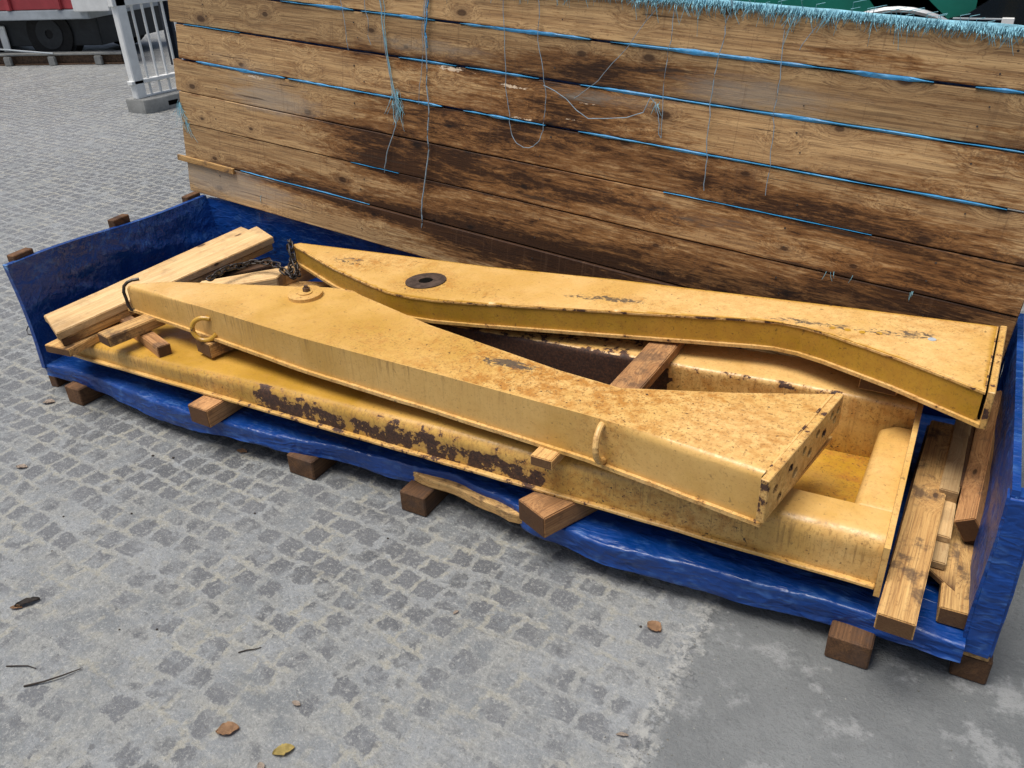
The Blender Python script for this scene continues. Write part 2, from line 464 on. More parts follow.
def tarp(name, colour, lightc, rough=0.38):
    t = NT(name, rough, 0.5)
    co = t.coord()
    n1 = t.noise(co, 4, 6, 0.6, 0.6)
    n2 = t.noise(t.mapv(co, (6, 22, 22)), 1.0, 6, 0.65, 1.5)
    ws = t.noise(co, 55, 5, 0.8)
    c = t.mix(t.ramp(n1, 0.35, 0.68), tuple(x * 0.72 for x in colour), colour)
    scuff = t.math('ADD', t.attr("scuff"), t.math('MULTIPLY', t.math('SUBTRACT', ws, 0.5), 1.5))
    c = t.mix(t.ramp(scuff, 0.55, 0.75, 0.0, 0.9), c, lightc)
    t.col(c)
    t.rough(t.ramp(n1, 0.3, 0.7, rough - 0.08, rough + 0.14))
    def ridge(v, sc, dist, d=3):
        return t.ramp(t.math('ABSOLUTE', t.math('SUBTRACT', t.noise(v, sc, d, 0.5, dist), 0.5)), 0.0, 0.10, 1.0, 0.0)
    r1 = ridge(t.mapv(co, (1, 1.6, 1.6)), 4.5, 0.4)
    r2 = ridge(t.mapv(co, (1, 1, 1), (5, 3, 1), (0.4, 0.5, 0.6)), 10, 0.2)
    r3 = ridge(t.mapv(co, (1.6, 5, 5), (2, 7, 1)), 7, 0.3, 2)
    h = t.math('ADD', t.math('ADD', t.math('MULTIPLY', r1, 0.55), t.math('MULTIPLY', r2, 0.24)), t.math('ADD', t.math('MULTIPLY', r3, 0.22), t.math('MULTIPLY', n1, 1.5)))
    dst = t.math('MULTIPLY', t.ramp(t.noise(co, 7, 7, 0.7), 0.5, 0.68), 0.28)
    c2 = t.mix(t.math('MULTIPLY', t.math('MULTIPLY', r2, t.ramp(n2, 0.47, 0.62)), 0.20), c, lightc)
    c2 = t.mix(dst, c2, tuple(x * 0.55 + 0.035 for x in colour))
    t.col(c2)
    t.bump(h, 0.42, 0.012)
    return t.m
M_tarp = tarp("blue_tarpaulin", (0.0012, 0.042, 0.222), (0.13, 0.29, 0.58), 0.36)
M_strip = tarp("pale_blue_tarpaulin", (0.035, 0.27, 0.56), (0.40, 0.62, 0.76), 0.5)
M_thread = simple("faded_blue_thread", (0.26, 0.36, 0.44), 0.8, 0.2, 0, 0.3, 60)
M_fray = simple("turquoise_frayed_thread", (0.25, 0.53, 0.64), 0.8, 0.2, 0, 0.35, 40)
M_hem = simple("pale_turquoise_hem", (0.24, 0.52, 0.64), 0.7, 0.3, 0, 0.45, 60)
M_whiteplastic = simple("white_barrier_paint", (0.76, 0.77, 0.75), 0.5, 0.4, 0, 0.12, 9)
M_greyplastic = simple("grey_recycled_plastic", (0.25, 0.255, 0.245), 0.75, 0.3, 0, 0.25, 12)
M_red = simple("faded_red_paint", (0.42, 0.055, 0.065), 0.5, 0.45, 0, 0.3, 3)
M_greypaint = simple("pale_grey_paint", (0.40, 0.44, 0.47), 0.5, 0.4, 0, 0.2, 6)
M_dark = simple("dark_chassis_paint", (0.020, 0.024, 0.028), 0.6, 0.4, 0, 0.4, 8)
M_navy = simple("dark_navy_paint", (0.016, 0.022, 0.034), 0.5, 0.4, 0, 0.3, 5)
M_teal = simple("teal_green_paint", (0.006, 0.15, 0.105), 0.4, 0.5, 0, 0.18, 3)
M_rubber = simple("black_rubber", (0.018, 0.018, 0.018), 0.85, 0.3, 0, 0.3, 20)
M_glass = simple("dark_window_glass", (0.012, 0.016, 0.018), 0.08, 0.6, 0, 0.1, 3)
M_alu = simple("dull_aluminium", (0.45, 0.46, 0.47), 0.4, 0.5, 0.7, 0.2, 20)
M_leafbrown = simple("dry_brown_leaf", (0.44, 0.27, 0.155), 0.8, 0.2, 0, 0.35, 60)
M_leafyellow = simple("dry_yellow_leaf", (0.56, 0.44, 0.16), 0.8, 0.2, 0, 0.3, 60)
M_leafpale = simple("bleached_pale_leaf", (0.52, 0.43, 0.35), 0.8, 0.2, 0, 0.3, 60)
M_leafdark = simple("dark_wet_leaf", (0.045, 0.036, 0.030), 0.6, 0.3, 0, 0.4, 60)
M_twig = simple("dark_twig_bark", (0.05, 0.042, 0.036), 0.85, 0.2, 0, 0.3, 60)

# ---------------------------------------------------------------- setting: ground
bm = bmesh.new()
vv = [bm.verts.new(c) for c in ((-90, -60, 0), (90, -60, 0), (90, 140, 0), (-90, 140, 0))]
bm.faces.new(vv)
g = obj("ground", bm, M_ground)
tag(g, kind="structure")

# ---------------------------------------------------------------- crate
crate = empty("wooden_crate", (1.6, 0.5, 0), "long low open crate of dark wood lined with blue tarpaulin, holding the yellow steel parts", "crate")
XR, YB, ZF = 3.235, 1.055, 0.128
EDGE = [(-0.01, .018), (.119, .034), (.787, 0), (1.05, .01), (1.55, .062), (1.84, .085), (1.99, .06), (2.2, .012), (2.37, -.008), (2.7, .023), (3.0, .043), (3.24, .03)]
DROP = [(0, .045), (.119, .05), (.69, .072), (1.05, .045), (1.3, .05), (1.62, .058), (1.83, .036), (1.96, .042), (2.12, .062), (2.36, .062), (2.7, .066), (2.96, .062), (3.23, .042)]
# deck boards
for (y0, y1) in ((0.012, 0.21), (0.215, 0.415), (0.42, 0.62), (0.625, 0.825), (0.83, 1.09)):
    bm = bmesh.new(); box(bm, -0.03, 3.30, y0, y1, 0.074, 0.108, 0.003)
    if y0 < .1:
        cut_grid(bm, .03, "x")
        for v in bm.verts:
            if v.co.y < .1: v.co.y = lerp(EDGE, v.co.x) + lerp([(1.6, .022), (1.78, -.030), (2.08, -.030), (2.14, .022)], v.co.x) + (v.co.y - y0)
    obj("deck_board", bm, M_old, crate, origin=(1.6, (y0 + y1) / 2, 0.09))
def skid(x0, x1, y0, h=0.0735, y1=1.10):
    bm = bmesh.new(); box(bm, y0, y1, -x1, -x0, 0.0, h, 0.004)
    m = Matrix.Rotation(math.radians(90), 4, 'Z')
    o = obj("skid", bm, M_skid, None)
    o.matrix_basis = Matrix.Translation(-V(crate.location)) @ m
    o.parent = crate
    return o
for a in ((.115, .20, -.014), (.62, .70, .05), (1.235, 1.345, .0), (1.692, 1.785, .0), (2.28, 2.37, .045), (2.962, 3.062, -.02), (3.232, 3.31, .055)):
    skid(*a)
# tarpaulin over the deck with the lip that hangs over the front edge
def deck_tarp():
    bm = bmesh.new()
    xs = [-0.012 + (XR + 0.02) * i / 330 for i in range(331)]
    prof = []
    rows = []
    for x in xs:
        ye = lerp(EDGE, x); dr = lerp(DROP, x) + .008 * (x < 1.7 or x > 2.1)
        col = []
        for k in range(40):
            y = YB - (YB - ye) * k / 39
            e = max(0, 1 - (y - ye) / 0.22)
            z = ZF + 0.004 * fbm(x * 2.2, y * 6, 1.0) + 0.004 * e * fbm(x * 9, y * 14, 5.0) 
            col.append((x, y, z))
        zl = col[-1][2]
        for k in range(1, 5):
            a = math.pi / 2 * k / 4
            col.append((x, ye - 0.009 * math.sin(a), zl - 0.009 * (1 - math.cos(a))))
        n = 9
        fl = 0.006 * fbm(x * 2.0, 7.7) + 0.002 * fbm(x * 14, 2.2)
        for k in range(1, n + 1):
            s = k / n
            w = 0.006 * fbm(x * 4 + s * 2.5, s * 4, 3.0) + 0.003 * fbm(x * 11 + s * 7, s * 6, 9.0)
            col.append((x, ye - 0.009 + (w + fl * 0.7) * s, zl - 0.009 - (dr - 0.009 + 0.004 * fbm(x * 5, 4.4) * s) * s))
        rows.append([bm.verts.new(p) for p in col])
    for a, b in zip(rows, rows[1:]):
        for k in range(len(a) - 1):
            bm.faces.new((a[k], b[k], b[k+1], a[k+1]))
    def at(p, n):
        low = max(0, (0.095 - p.z) / 0.04)
        return {"scuff": 0.25 * low + 0.28 * max(0, fbm(p.x * 5, p.y * 9, p.z * 9)) * (1 if p.y < .06 else 0)}
    return obj("tarpaulin_floor", bm, M_tarp, crate, 60, attrs=vattrs(at, ["scuff"]))
deck_tarp()
def panel(name, f, thick, nu, nv, dirn, flip=1):
    """f(u, v) -> inner surface point; thick along dirn"""
    bm = bmesh.new()
    G = [[bm.verts.new(f(i / nu, j / nv)) for j in range(nv + 1)] for i in range(nu + 1)]
    d = V(dirn) * thick
    H = [[bm.verts.new(V(f(i / nu, j / nv)) + d) for j in range(nv + 1)] for i in range(nu + 1)]
    for i in range(nu):
        for j in range(nv):
            bm.faces.new((G[i][j], G[i+1][j], G[i+1][j+1], G[i][j+1]))
            bm.faces.new((H[i][j], H[i][j+1], H[i+1][j+1], H[i+1][j]))
    for i in range(nu):
        bm.faces.new((G[i][0], H[i][0], H[i+1][0], G[i+1][0])); bm.faces.new((G[i][nv], G[i+1][nv], H[i+1][nv], H[i][nv]))
    for j in range(nv):
        bm.faces.new((G[0][j], G[0][j+1], H[0][j+1], H[0][j])); bm.faces.new((G[nu][j], H[nu][j], H[nu][j+1], G[nu][j+1]))
    return bm
def f_left(u, v):       # u: front to back, v: floor to top
    y = 0.004 + (YB + 0.02) * u
    top = V((-0.012 - 0.105 * u, -0.004 + (YB + 0.004) * u, 0.543 - 0.045 * u + 0.006 * math.sin(u * 7)))
    bot = V((-0.002 - 0.03 * u, y, 0.112))
    p = bot.lerp(top, v)
    bow = math.sin(math.pi * v) * (0.5 - u) * 0.02
    b = math.sin(math.pi * min(1, v * 1.02)) ** 0.7 * math.sin(math.pi * u) ** 0.6
    p.x += 0.030 * b * fbm(u * 2.6 + v * 1.5, v * 2.2, 1.3) + 0.010 * b * fbm(u * 9 + v * 5, v * 7, 4.0)
    p.y += bow * max(0, 1 - 4 * u)
    return p
bm = panel("x", f_left, 0.022, 60, 34, (-1, 0, 0))
def at_edge(p, n): return {"scuff": (0.42 if p.z > 0.488 + 0.045 * (1 - min(1, p.y)) - .008 else 0) + (0.34 if p.y < 0.006 else 0)}
sp = obj("side_panel", bm, M_tarp, crate, 50, attrs=vattrs(at_edge, ["scuff"]))
def f_back(u, v):
    x = -0.115 + (XR + 0.12) * u + 0.08 * (1 - u) * (1 - v)
    p = V((x, YB, 0.112 + (0.487 - 0.112 + 0.003 * math.sin(u * 20)) * v))
    b = math.sin(math.pi * v) ** 0.7
    p.y -= 0.012 * b * (1 + fbm(x * 2.5, v * 2, 6.0)) * 0.6
    return p
bm = panel("x", f_back, 0.024, 150, 18, (0, 1, 0))
obj("back_panel", bm, M_tarp, crate, 50, attrs=vattrs(lambda p, n: {"scuff": .25 if p.z > .48 else 0}, ["scuff"]))
def f_right(u, v):
    y = 0.052 + (YB + 0.02 - 0.052) * u
    z = 0.086 + (0.545 - 0.086 - 0.03 * u) * v
    p = V((XR + 0.006 * v, y, z))
    b = math.sin(math.pi * v) ** 0.6
    p.x += (0.010 * fbm(u * 3, v * 2.5, 8.0) + 0.004 * fbm(u * 8, v * 9, 3.0)) * b
    p.y += 0.004 * fbm(v * 5, u * 3, 11.0) * (1 - u)
    return p
bm = panel("x", f_right, 0.016, 50, 30, (1, 0, 0))
obj("side_panel", bm, M_tarp, crate, 50, attrs=vattrs(lambda p, n: {"scuff": (.36 if (p.z < .13 and p.y < .07) else 0) + (.4 if p.z > .505 else 0) + 0.2 * max(0, fbm(p.y * 3, p.z * 5, 1))}, ["scuff"]))
bm = bmesh.new(); box(bm, 3.236, 3.302, .044, .095, .088, .532, .007, 3); cut_grid(bm, .012, "z"); cut_grid(bm, .012, "x")
for v in bm.verts:
    q = fbm(v.co.x * 14, v.co.z * 7, v.co.y * 9 + 3)
    v.co += V((.0035 * q, .005 * fbm(v.co.z * 9, v.co.x * 16, 4.0), 0))
obj("corner_post", bm, M_tarp, crate, 60, attrs=vattrs(lambda p, n: {"scuff": .33 if p.z < .14 or p.z > .52 else .05}, ["scuff"]))
# battens standing outside the left panel, their dark tops above its rim
for (x, y, zt, a) in ((-0.056, 0.085, 0.562, 8), (-0.108, 0.565, 0.545, 8), (-0.155, 1.0, 0.518, 8)):
    bm = bmesh.new(); box(bm, -0.017, 0.020, -0.045, 0.045, 0.0 - zt * 0.0, zt, 0.003)
    for v in bm.verts: v.co = Matrix.Rotation(math.radians(a), 3, 'Z') @ v.co + V((x, y, 0))
    obj("corner_batten" if y < .1 or y > .9 else "batten", bm, M_skid, crate)
# pale twine knot and hook at the front left edge
bm = bmesh.new()
tube(bm, [(-0.004, -0.004, 0.30), (-0.012, -0.010, 0.285), (-0.006, -0.014, 0.27), (0.0, -0.004, 0.262)], 0.0022, 6)
obj("wire_hook", bm, M_bare, crate)

# ---------------------------------------------------------------- leaning lid
LO = V((-0.1519, 1.0598, 0.4916)); LE = V((0.9951, -0.0735, -0.0658)); LG = V((0.0715, 0.0773, 0.9944))
LN = LE.cross(LG).normalized()          # points towards the viewer
if LN.y > 0: LN = -LN
lid = empty("crate_lid", LO + LE * 1.65 + LG * 0.02, "tall leaning lid of stained knotty boards with blue tarpaulin strips in its seams", "lid")
LM = Matrix((LE, -LN, LG)).transposed().to_4x4()     # local x along, y away from the viewer, z up
def lidobj(name, bm, mat, centre, attrs=None, ang=35):
    """bm in lid axes relative to centre=(u, v, depth)"""
    me = bpy.data.meshes.new(name)
    bmesh.ops.recalc_face_normals(bm, faces=bm.faces)
    bm.to_mesh(me); bm.free()
    if attrs: attrs(me)
    smooth(me, ang)
    me.materials.append(mat)
    o = bpy.data.objects.new(name, me)
    link(o)
    m = LM.copy(); m.translation = LO + LE * centre[0] + LG * centre[1] - LN * centre[2]
    o.matrix_basis = Matrix.Translation(-V(lid.location)) @ m
    o.parent = lid
    return o
STAINS = [(1.928, 0.686, 0.27, 0.06, .9), (1.824, 0.555, 0.38, 0.07, .75), (1.078, 0.338, 0.22, 0.04, .8), (1.595, 0.166, 0.52, 0.10, .65), (1.948, 0.133, 0.5, 0.07, .65), (0.597, 0.189, 0.32, 0.05, .6), (3.168, 0.439, 0.32, 0.09, .45), (0.086, 0.617, 0.37, 0.02, .6), (1.432, 0.753, 0.28, 0.03, .6), (1.876, 0.80, 0.32, 0.04, .75), (2.093, 0.83, 0.3, 0.03, .5), (0.857, 0.759, 0.34, 0.035, .5), (2.854, 0.931, 0.2, 0.02, .5), (3.199, 0.751, 0.16, 0.08, .6), (2.613, 0.50, 0.26, 0.04, .55), (1.3, 0.58, 0.3, 0.085, .6), (0.95, 0.453, 0.3, 0.05, .5), (2.377, 0.551, 0.25, 0.05, .5), (2.909, 0.503, 0.3, 0.05, .6), (2.5, 0.25, 0.5, 0.06, .35), (2.9, 0.22, 0.5, 0.10, .32), (3.0, 0.62, 0.2, 0.03, .4), (1.5, 0.40, 0.5, 0.07, .7), (2.2, 0.40, 0.4, 0.03, .5), (0.25, 0.165, 0.3, 0.018, .5), (1.1, 0.16, 0.35, 0.03, .7), (3.05, 0.32, 0.25, 0.05, .5)]
GREYS = [(0.506, 0.507, 0.33, 0.07, .7), (2.536, 0.80, 0.3, 0.05, .7), (0.22, 0.10, 0.45, 0.07, .8), (1.3, 0.80, .35, .03, .6), (0.3, 0.64, 0.3, 0.05, .4), (2.45, .40, .3, .04, .4), (2.0, .72, .3, .03, .5)]
PEELS = [(1.45, .742, .13, .012, .55), (1.72, .715, .10, .009, .6), (1.76, .615, .09, .006, .5), (1.95, .64, .08, .006, .5), (0.42, .588, .10, .008, .65), (1.30, .55, .07, .006, .4), (2.0, .695, .1, .005, .5), (0.95, .31, .12, .006, .4), (1.5, .21, .12, .005, .35)]
def ell(lst, u, v):
    s = 0.0
    for a, b, ru, rv, k in lst:
        d = ((u - a) / (ru * 1.25)) ** 2 + ((v - b) / (rv * 1.3)) ** 2
        if d < 4: s += k * math.exp(-d * 1.1)
    return min(s, 1.15)
# seams (v) from the bottom to the top
SEAM = [0.018, 0.170, 0.328, 0.467, 0.606, 0.753, 0.893, 1.030]
GAPB = {1: .0035, 2: .003, 3: .003, 4: .008, 5: .008, 6: .008}
ENDS = [-0.066, -0.085, -0.082, -0.10, -0.055, -0.092, -0.06]
RIGHT = 3.372
for i in range(7):
    v0 = SEAM[i] + GAPB.get(i, 0) / 2; v1 = SEAM[i+1] - GAPB.get(i+1, 0) / 2
    u0 = ENDS[i]; hw, hh = (RIGHT - u0) / 2, (v1 - v0) / 2
    cu, cv = (RIGHT + u0) / 2, (v0 + v1) / 2
    proud = 0.010 if i == 0 else [0, 0, .0012, -.001, .001, -.0015, .0005][i]
    bm = bmesh.new(); box(bm, -hw, hw, -proud, 0.024, -hh, hh, 0.0025)
    cut_grid(bm, 0.03, "x"); cut_grid(bm, 0.0075, "z")
    for v in bm.verts:      # uneven sawn faces and edges
        uu = v.co.x + cu
        if v.co.y < 0.012: v.co.y += 0.0022 * fbm(uu * 1.3, i * 5.1, v.co.z * 6)
        if abs(v.co.z) > hh * .97: v.co.z += 0.0013 * fbm(uu * 2.5, i * 3.3 + (9 if v.co.z > 0 else 0))
    def at(me, cu=cu, cv=cv, bk=random.uniform(.85, 1.3), bo=random.uniform(-.12, .12)):
        st, gr, pe = [], [], []
        for vx in me.vertices:
            u, v = vx.co.x + cu, vx.co.z + cv
            edge = max(0, 1 - min(abs(vx.co.z - hh), abs(vx.co.z + hh)) / 0.016)
            low = max(0, min(1, (0.55 - v) / 0.5)) * min(1, max(0, (u - 0.7) / 0.8))
            st.append(bk * ell(STAINS, u + bo, v) + 0.30 * edge * edge + 0.05 * low)
            gr.append(ell(GREYS, u, v)); pe.append(1.35 * ell(PEELS, u, v))
        set_attr(me, "stain", st); set_attr(me, "grey", gr); set_attr(me, "peel", pe)
    lidobj("board", bm, M_lid, (cu, cv, 0), at)
# ledge batten at the left above the lowest board
bm = bmesh.new(); box(bm, -0.19, 0.19, -0.012, 0.0, -0.013, 0.013, 0.002)
lidobj("ledge_strip", bm, M_old, (0.075, 0.168, -0.0125))
# back of the lid: tarpaulin sheet and cross battens (seen only through the seams or from the side)
bm = bmesh.new(); box(bm, -1.66, 1.66, 0.0, 0.003, -0.5, 0.5)
lidobj("tarpaulin_backing", bm, M_tarp, (1.60, 0.525, 0.0265))
for u in (0.15, 1.0, 1.85, 2.7, 3.15):
    bm = bmesh.new(); box(bm, -0.045, 0.045, 0, 0.03, -0.49, 0.49, 0.003)
    lidobj("back_batten", bm, M_old, (u, 0.525, 0.031))
# tarpaulin strips squeezed out of the seams
def strip(v, u0, u1, w=0.0135, s=1.0):
    bm = bmesh.new()
    n = max(4, int((u1 - u0) / 0.02))
    rows = []
    for k in range(n + 1):
        u = (u1 - u0) * (k / n - 0.5); ua = (u0 + u1) / 2 + u
        taper = min(1, k / 3, (n - k) / 3) * 0.8 + 0.2
        ww = w * taper * max(.18, 0.70 + 0.75 * fbm(ua * 5, v * 9) + .35 * fbm(ua * 23, v * 7)) * 0.5
        o = 0.0018 * fbm(ua * 3, v * 20)
        d = -0.0030 + 0.0028 * fbm(ua * 9, v * 4)
        rows.append([bm.verts.new((u, y, z + o)) for y, z in ((0.010, -ww * .7), (d + .002, -ww), (d, -ww * .4), (d - .001, ww * .3), (d + .002, ww), (0.010, ww * .7))])
    for a, b in zip(rows, rows[1:]):
        for k in range(6): bm.faces.new((a[k], a[(k+1) % 6], b[(k+1) % 6], b[k]))
    bm.faces.new(rows[0]); bm.faces.new(rows[-1][::-1])
    lidobj("seam_strip", bm, M_strip, ((u0 + u1) / 2, v, 0.0), lambda me: set_attr(me, "scuff", [0.10] * len(me.vertices)), 50)
for a in ((0.893, .60, .98), (0.893, 1.02, 1.36), (0.893, 1.47, 1.98), (0.893, 2.05, 3.0), (0.893, 3.10, 3.26),
          (0.753, 1.20, 1.46, .008), (0.753, 1.50, 1.80, .008), (0.753, 1.96, 3.26, .009), (0.753, 0.0, 0.35, .005),
          (0.606, 0.06, 0.60), (0.606, 0.62, 1.40), (0.606, 1.50, 1.84), (0.606, 1.97, 2.9, .0095), (0.606, 2.9, 3.26, .008),
          (0.467, 2.30, 2.95, .004), (0.328, 0.95, 1.2, .005), (0.173, 0.29, 1.05, .008)):
    strip(*a)
# frayed tarpaulin edge along the top
bm = bmesh.new()
rows = []
for k in range(221):
    u = -0.05 + 3.42 * k / 220
    th = 0.010 + 0.004 * fbm(u * 4, 1.0)
    vt = 1.030 + 0.012 + 0.004 * fbm(u * 3, 5.0)
    rows.append([bm.verts.new((u, y, z)) for y, z in ((-0.004, 1.030 - th * .8), (-0.007 - .002 * fbm(u * 12, 3), 1.034), (-0.002, vt), (0.026, vt), (0.032, 1.03), (0.031, 1.01))])
for a, b in zip(rows, rows[1:]):
    for k in range(5): bm.faces.new((a[k], a[k+1], b[k+1], b[k]))
lidobj("tarpaulin_hem", bm, M_hem, (0, 0, 0), lambda me: set_attr(me, "scuff", [0.40] * len(me.vertices)), 60)
bm = bmesh.new()
for k in range(2600):
    u = -0.05 + 3.42 * ((k // 13) + .5 + random.gauss(0, .42)) / 200
    dens = 0.5 + 0.5 * fbm(u * 5, 8.0)
    cl = (k // 13); ln = (0.010 + 0.022 * random.random()) * (0.55 + 1.3 * abs(fbm(cl * .61, 3.0)) + .5 * dens)
    if random.random() < 0.05: ln *= 1.9
    a = random.gauss(0.30 * fbm(u * 9, 4.0), 0.22); z0 = 1.036 + random.uniform(-.006, .006)
    p0 = V((u, -0.006, z0)); ln *= 1.25; p1 = p0 + V((math.sin(a) * ln * .5, -0.010 - random.random() * .006, -math.cos(a) * ln * .5)); p2 = p1 + V((math.sin(a * 1.6) * ln * .5, 0.005, -math.cos(a * 1.6) * ln * .5))
    if random.random() < 0.07: p1.z = z0 + ln * .5; p2 = p1 + V((ln * .7, 0, ln * .2))
    tube(bm, [p0, p1, p2], [0.0012, 0.0010, 0.0006], 3, False)
o = lidobj("frayed_fringe", bm, M_fray, (0, 0, 0)); tag(o, kind="stuff")
# loose threads
def thread(pts, r, mat=M_thread, jit=0.011):
    bm = bmesh.new()
    P = []
    pts = [V((u, -0.006 - 0.004 * random.random(), v)) for u, v in pts]
    for a, b in zip(pts, pts[1:]):
        for k in range(6):
            q = a.lerp(b, k / 6); q.x += jit * fbm(q.z * 11, q.x * 5); q.y -= .004 * (1 + fbm(q.z * 9, 3.3)); P.append(q)
    P.append(pts[-1])
    tube(bm, P, r * .92, 5)
    return lidobj("loose_thread", bm, mat, (0, 0, 0))
TH = [[(1.11, 0.99), (1.147, 0.772), (1.175, 0.653), (1.205, 0.566), (1.171, 0.45), (1.135, 0.32)],
 [(1.324, 1.0), (1.333, 0.758), (1.347, 0.587), (1.355, 0.443), (1.331, 0.247), (1.323, 0.134)],
 [(0.93, 0.96), (0.959, 0.752)], [(1.038, 0.96), (1.074, 0.782)],
 [(1.649, 1.02), (1.666, 0.796), (1.684, 0.668), (1.700, .60), (1.722, 0.556), (1.742, .532), (1.766, 0.522), (1.788, .524), (1.806, 0.532), (1.828, .558), (1.841, 0.591), (1.836, 0.721), (1.791, 0.903), (1.779, 1.02)],
 [(2.22, 1.035), (2.119, 0.891), (2.029, 0.777), (1.944, 0.71)],
 [(1.827, 0.736), (1.87, .725), (1.914, 0.706), (1.96, .675), (2.007, 0.655), (2.079, 0.666), (2.14, .678), (2.198, 0.702), (2.219, 0.75), (2.235, .735), (2.25, 0.7), (2.268, 0.633)],
 [(2.252, 1.035), (2.251, 0.862), (2.268, 0.633)],
 [(2.422, 1.043), (2.418, 0.936), (2.409, 0.824), (2.424, 0.621), (2.436, 0.499)],
 [(2.586, 1.035), (2.594, 0.915), (2.606, 0.794), (2.618, 0.654), (2.628, 0.521)],
 [(2.696, 1.03), (2.639, 0.933)]]
for i, p in enumerate(TH):
    thread(p, [.0020, .0028, .0013, .0013, .0013, .0011, .0015, .0013, .0016, .0013, .0011][i])
thread([(1.10, 1.0), (1.15, .80), (1.19, .62), (1.215, .55)], .0016, M_fray); thread([(1.13, .99), (1.158, .75), (1.18, .60), (1.19, .50)], .0014, M_fray)
thread([(1.318, 1.0), (1.320, .80), (1.300, .60)], .0011); thread([(1.329, 1.0), (1.338, .90), (1.335, .80)], .003, M_strip)
def tuft(u, v, n, ln, sp, name="thread_tuft"):
    bm = bmesh.new()
    for k in range(n):
        a = random.gauss(0, .28); p0 = V((u + random.gauss(0, sp), -.006, v + random.gauss(0, sp))); l = ln * random.uniform(.4, 1)
        p1 = p0 + V((math.sin(a) * l * .5, -.008 * random.random(), -math.cos(a) * l * .5)); p2 = p1 + V((math.sin(a * 1.7) * l * .5, .003, -math.cos(a * 1.4) * l * .5))
        tube(bm, [p0, p1, p2], [.0008, .0008, .0005], 3, False)
    lidobj(name, bm, M_fray, (0, 0, 0))
tuft(1.19, .63, 22, .10, .010); tuft(1.205, .58, 12, .09, .008); tuft(-.075, .41, 18, .12, .007); tuft(-.045, .34, 10, .10, .010)
tuft(2.235, .735, 7, .04, .006); tuft(2.87, .335, 3, .04, .006); tuft(2.93, .335, 2, .03, .006); tuft(3.10, .335, 3, .035, .006); tuft(0.42, .07, 4, .04, .010)
# nails: small dark heads
bm = bmesh.new()
for i in range(7):
    for u in (0.15, 1.0, 1.85, 2.7, 3.15):
        for s in (-.028, .03):
            c = (u + random.uniform(-.03, .03), -0.001 - (0.010 if i == 0 else 0), (SEAM[i] + SEAM[i+1]) / 2 + s + random.uniform(-.01, .01))
            cyl(bm, c, (0, -1, 0), random.uniform(.0022, .0034), .0012, 8) if random.random() < .7 else None
tag(lidobj("nail_heads", bm, M_bare, (0, 0, 0)), kind="stuff")

# ---------------------------------------------------------------- timbers
def timber(name, p0, p1, w, h, mat, label=None, group=None, cat="timber", twist=0.0, skew=0.0):
    """board from p0 to p1 (centres of its TOP face ends); w across, h down"""
    p0, p1 = V(p0), V(p1)
    d = (p1 - p0); L = d.length; x = d.normalized()
    y = V((0, 0, 1)).cross(x).normalized()
    y = Matrix.Rotation(math.radians(twist), 3, x) @ y
    z = x.cross(y).normalized()
    bm = bmesh.new(); box(bm, -L/2, L/2, -w/2, w/2, -h/2, h/2, 0.003, 2)
    cut_grid(bm, 0.05, "x")
    sd_ = random.random() * 50
    for v in bm.verts:
        v.co.y += 0.0022 * fbm(v.co.x * 3 + sd_, 1.0 + v.co.z * 9)
        v.co.z += 0.0018 * fbm(v.co.x * 3 + sd_, 5.0 + v.co.y * 9)
        if skew and abs(v.co.x) > L/2 * .9: v.co.x += skew * v.co.y
    ends = [1.0 if abs(v.co.x) > L/2 - .0015 - abs(skew * v.co.y) else 0.0 for v in bm.verts]
    me = bpy.data.meshes.new(name)
    bmesh.ops.recalc_face_normals(bm, faces=bm.faces)
    bm.to_mesh(me); bm.free(); smooth(me, 30); me.materials.append(mat)
    set_attr(me, 'endgrain', ends if mat is not M_pale else [.35 * e for e in ends])
    o = bpy.data.objects.new(name, me); link(o)
    m = Matrix((x, y, z)).transposed().to_4x4(); m.translation = (p0 + p1) / 2 - z * (h / 2)
    o.matrix_world = m
    return tag(o, label, cat, group)
GL = "planks stacked at the left end of the crate"
timber("plank", (.193, -.030, .356), (.327, .957, .416), .176, .030, M_pale, "top wide pale plank of the left stack, its far end beside the chain", GL, skew=.30)
timber("plank", (.120, .010, .345), (.190, .985, .400), .105, .028, M_pale, "pale plank tucked behind the top one against the blue side panel", GL, skew=.2)
timber("plank", (.200, -.022, .3245), (.322, .950, .3845), .166, .030, M_old, "second plank lying directly under the top plank of the left stack", GL, skew=.30)
timber("plank", (.250, -.070, .2935), (.205, .520, .296), .125, .030, M_old, "lowest plank of the left stack, turned askew on the yellow frame", GL)
timber("wood_block", (.26, .60, .31), (.44, .86, .33), .10, .19, M_skid, "dark block holding up the far end of the left plank stack", "blocks behind the chain", "wood block")
timber("wood_block", (.452, -.012, .357), (.490, .21, .362), .072, .040, M_old, "short grey-ended block lying over the reddish stick by the tapered beam tip", "blocks under the front beam tip", "wood block")
timber("wood_block", (.245, .215, .316), (.648, .078, .316), .048, .046, M_red_wood, "reddish brown square stick poking out over the yellow frame at left", "blocks under the front beam tip", "wood block")
timber("wood_block", (.47, .40, .385), (.70, .66, .392), .11, .05, M_pale, "pale block behind the front beam tip beneath the chain", "blocks behind the chain", "wood block", skew=.6)
timber("wood_block", (.64, .60, .372), (.70, .88, .375), .085, .06, M_pale, "light block under the tip of the rear beam", "blocks behind the chain", "wood block")
timber("wood_block", (.56, .62, .33), (1.05, .80, .33), .09, .20, M_old, "dark timber standing under the rear beam tip", "blocks behind the chain", "wood block")
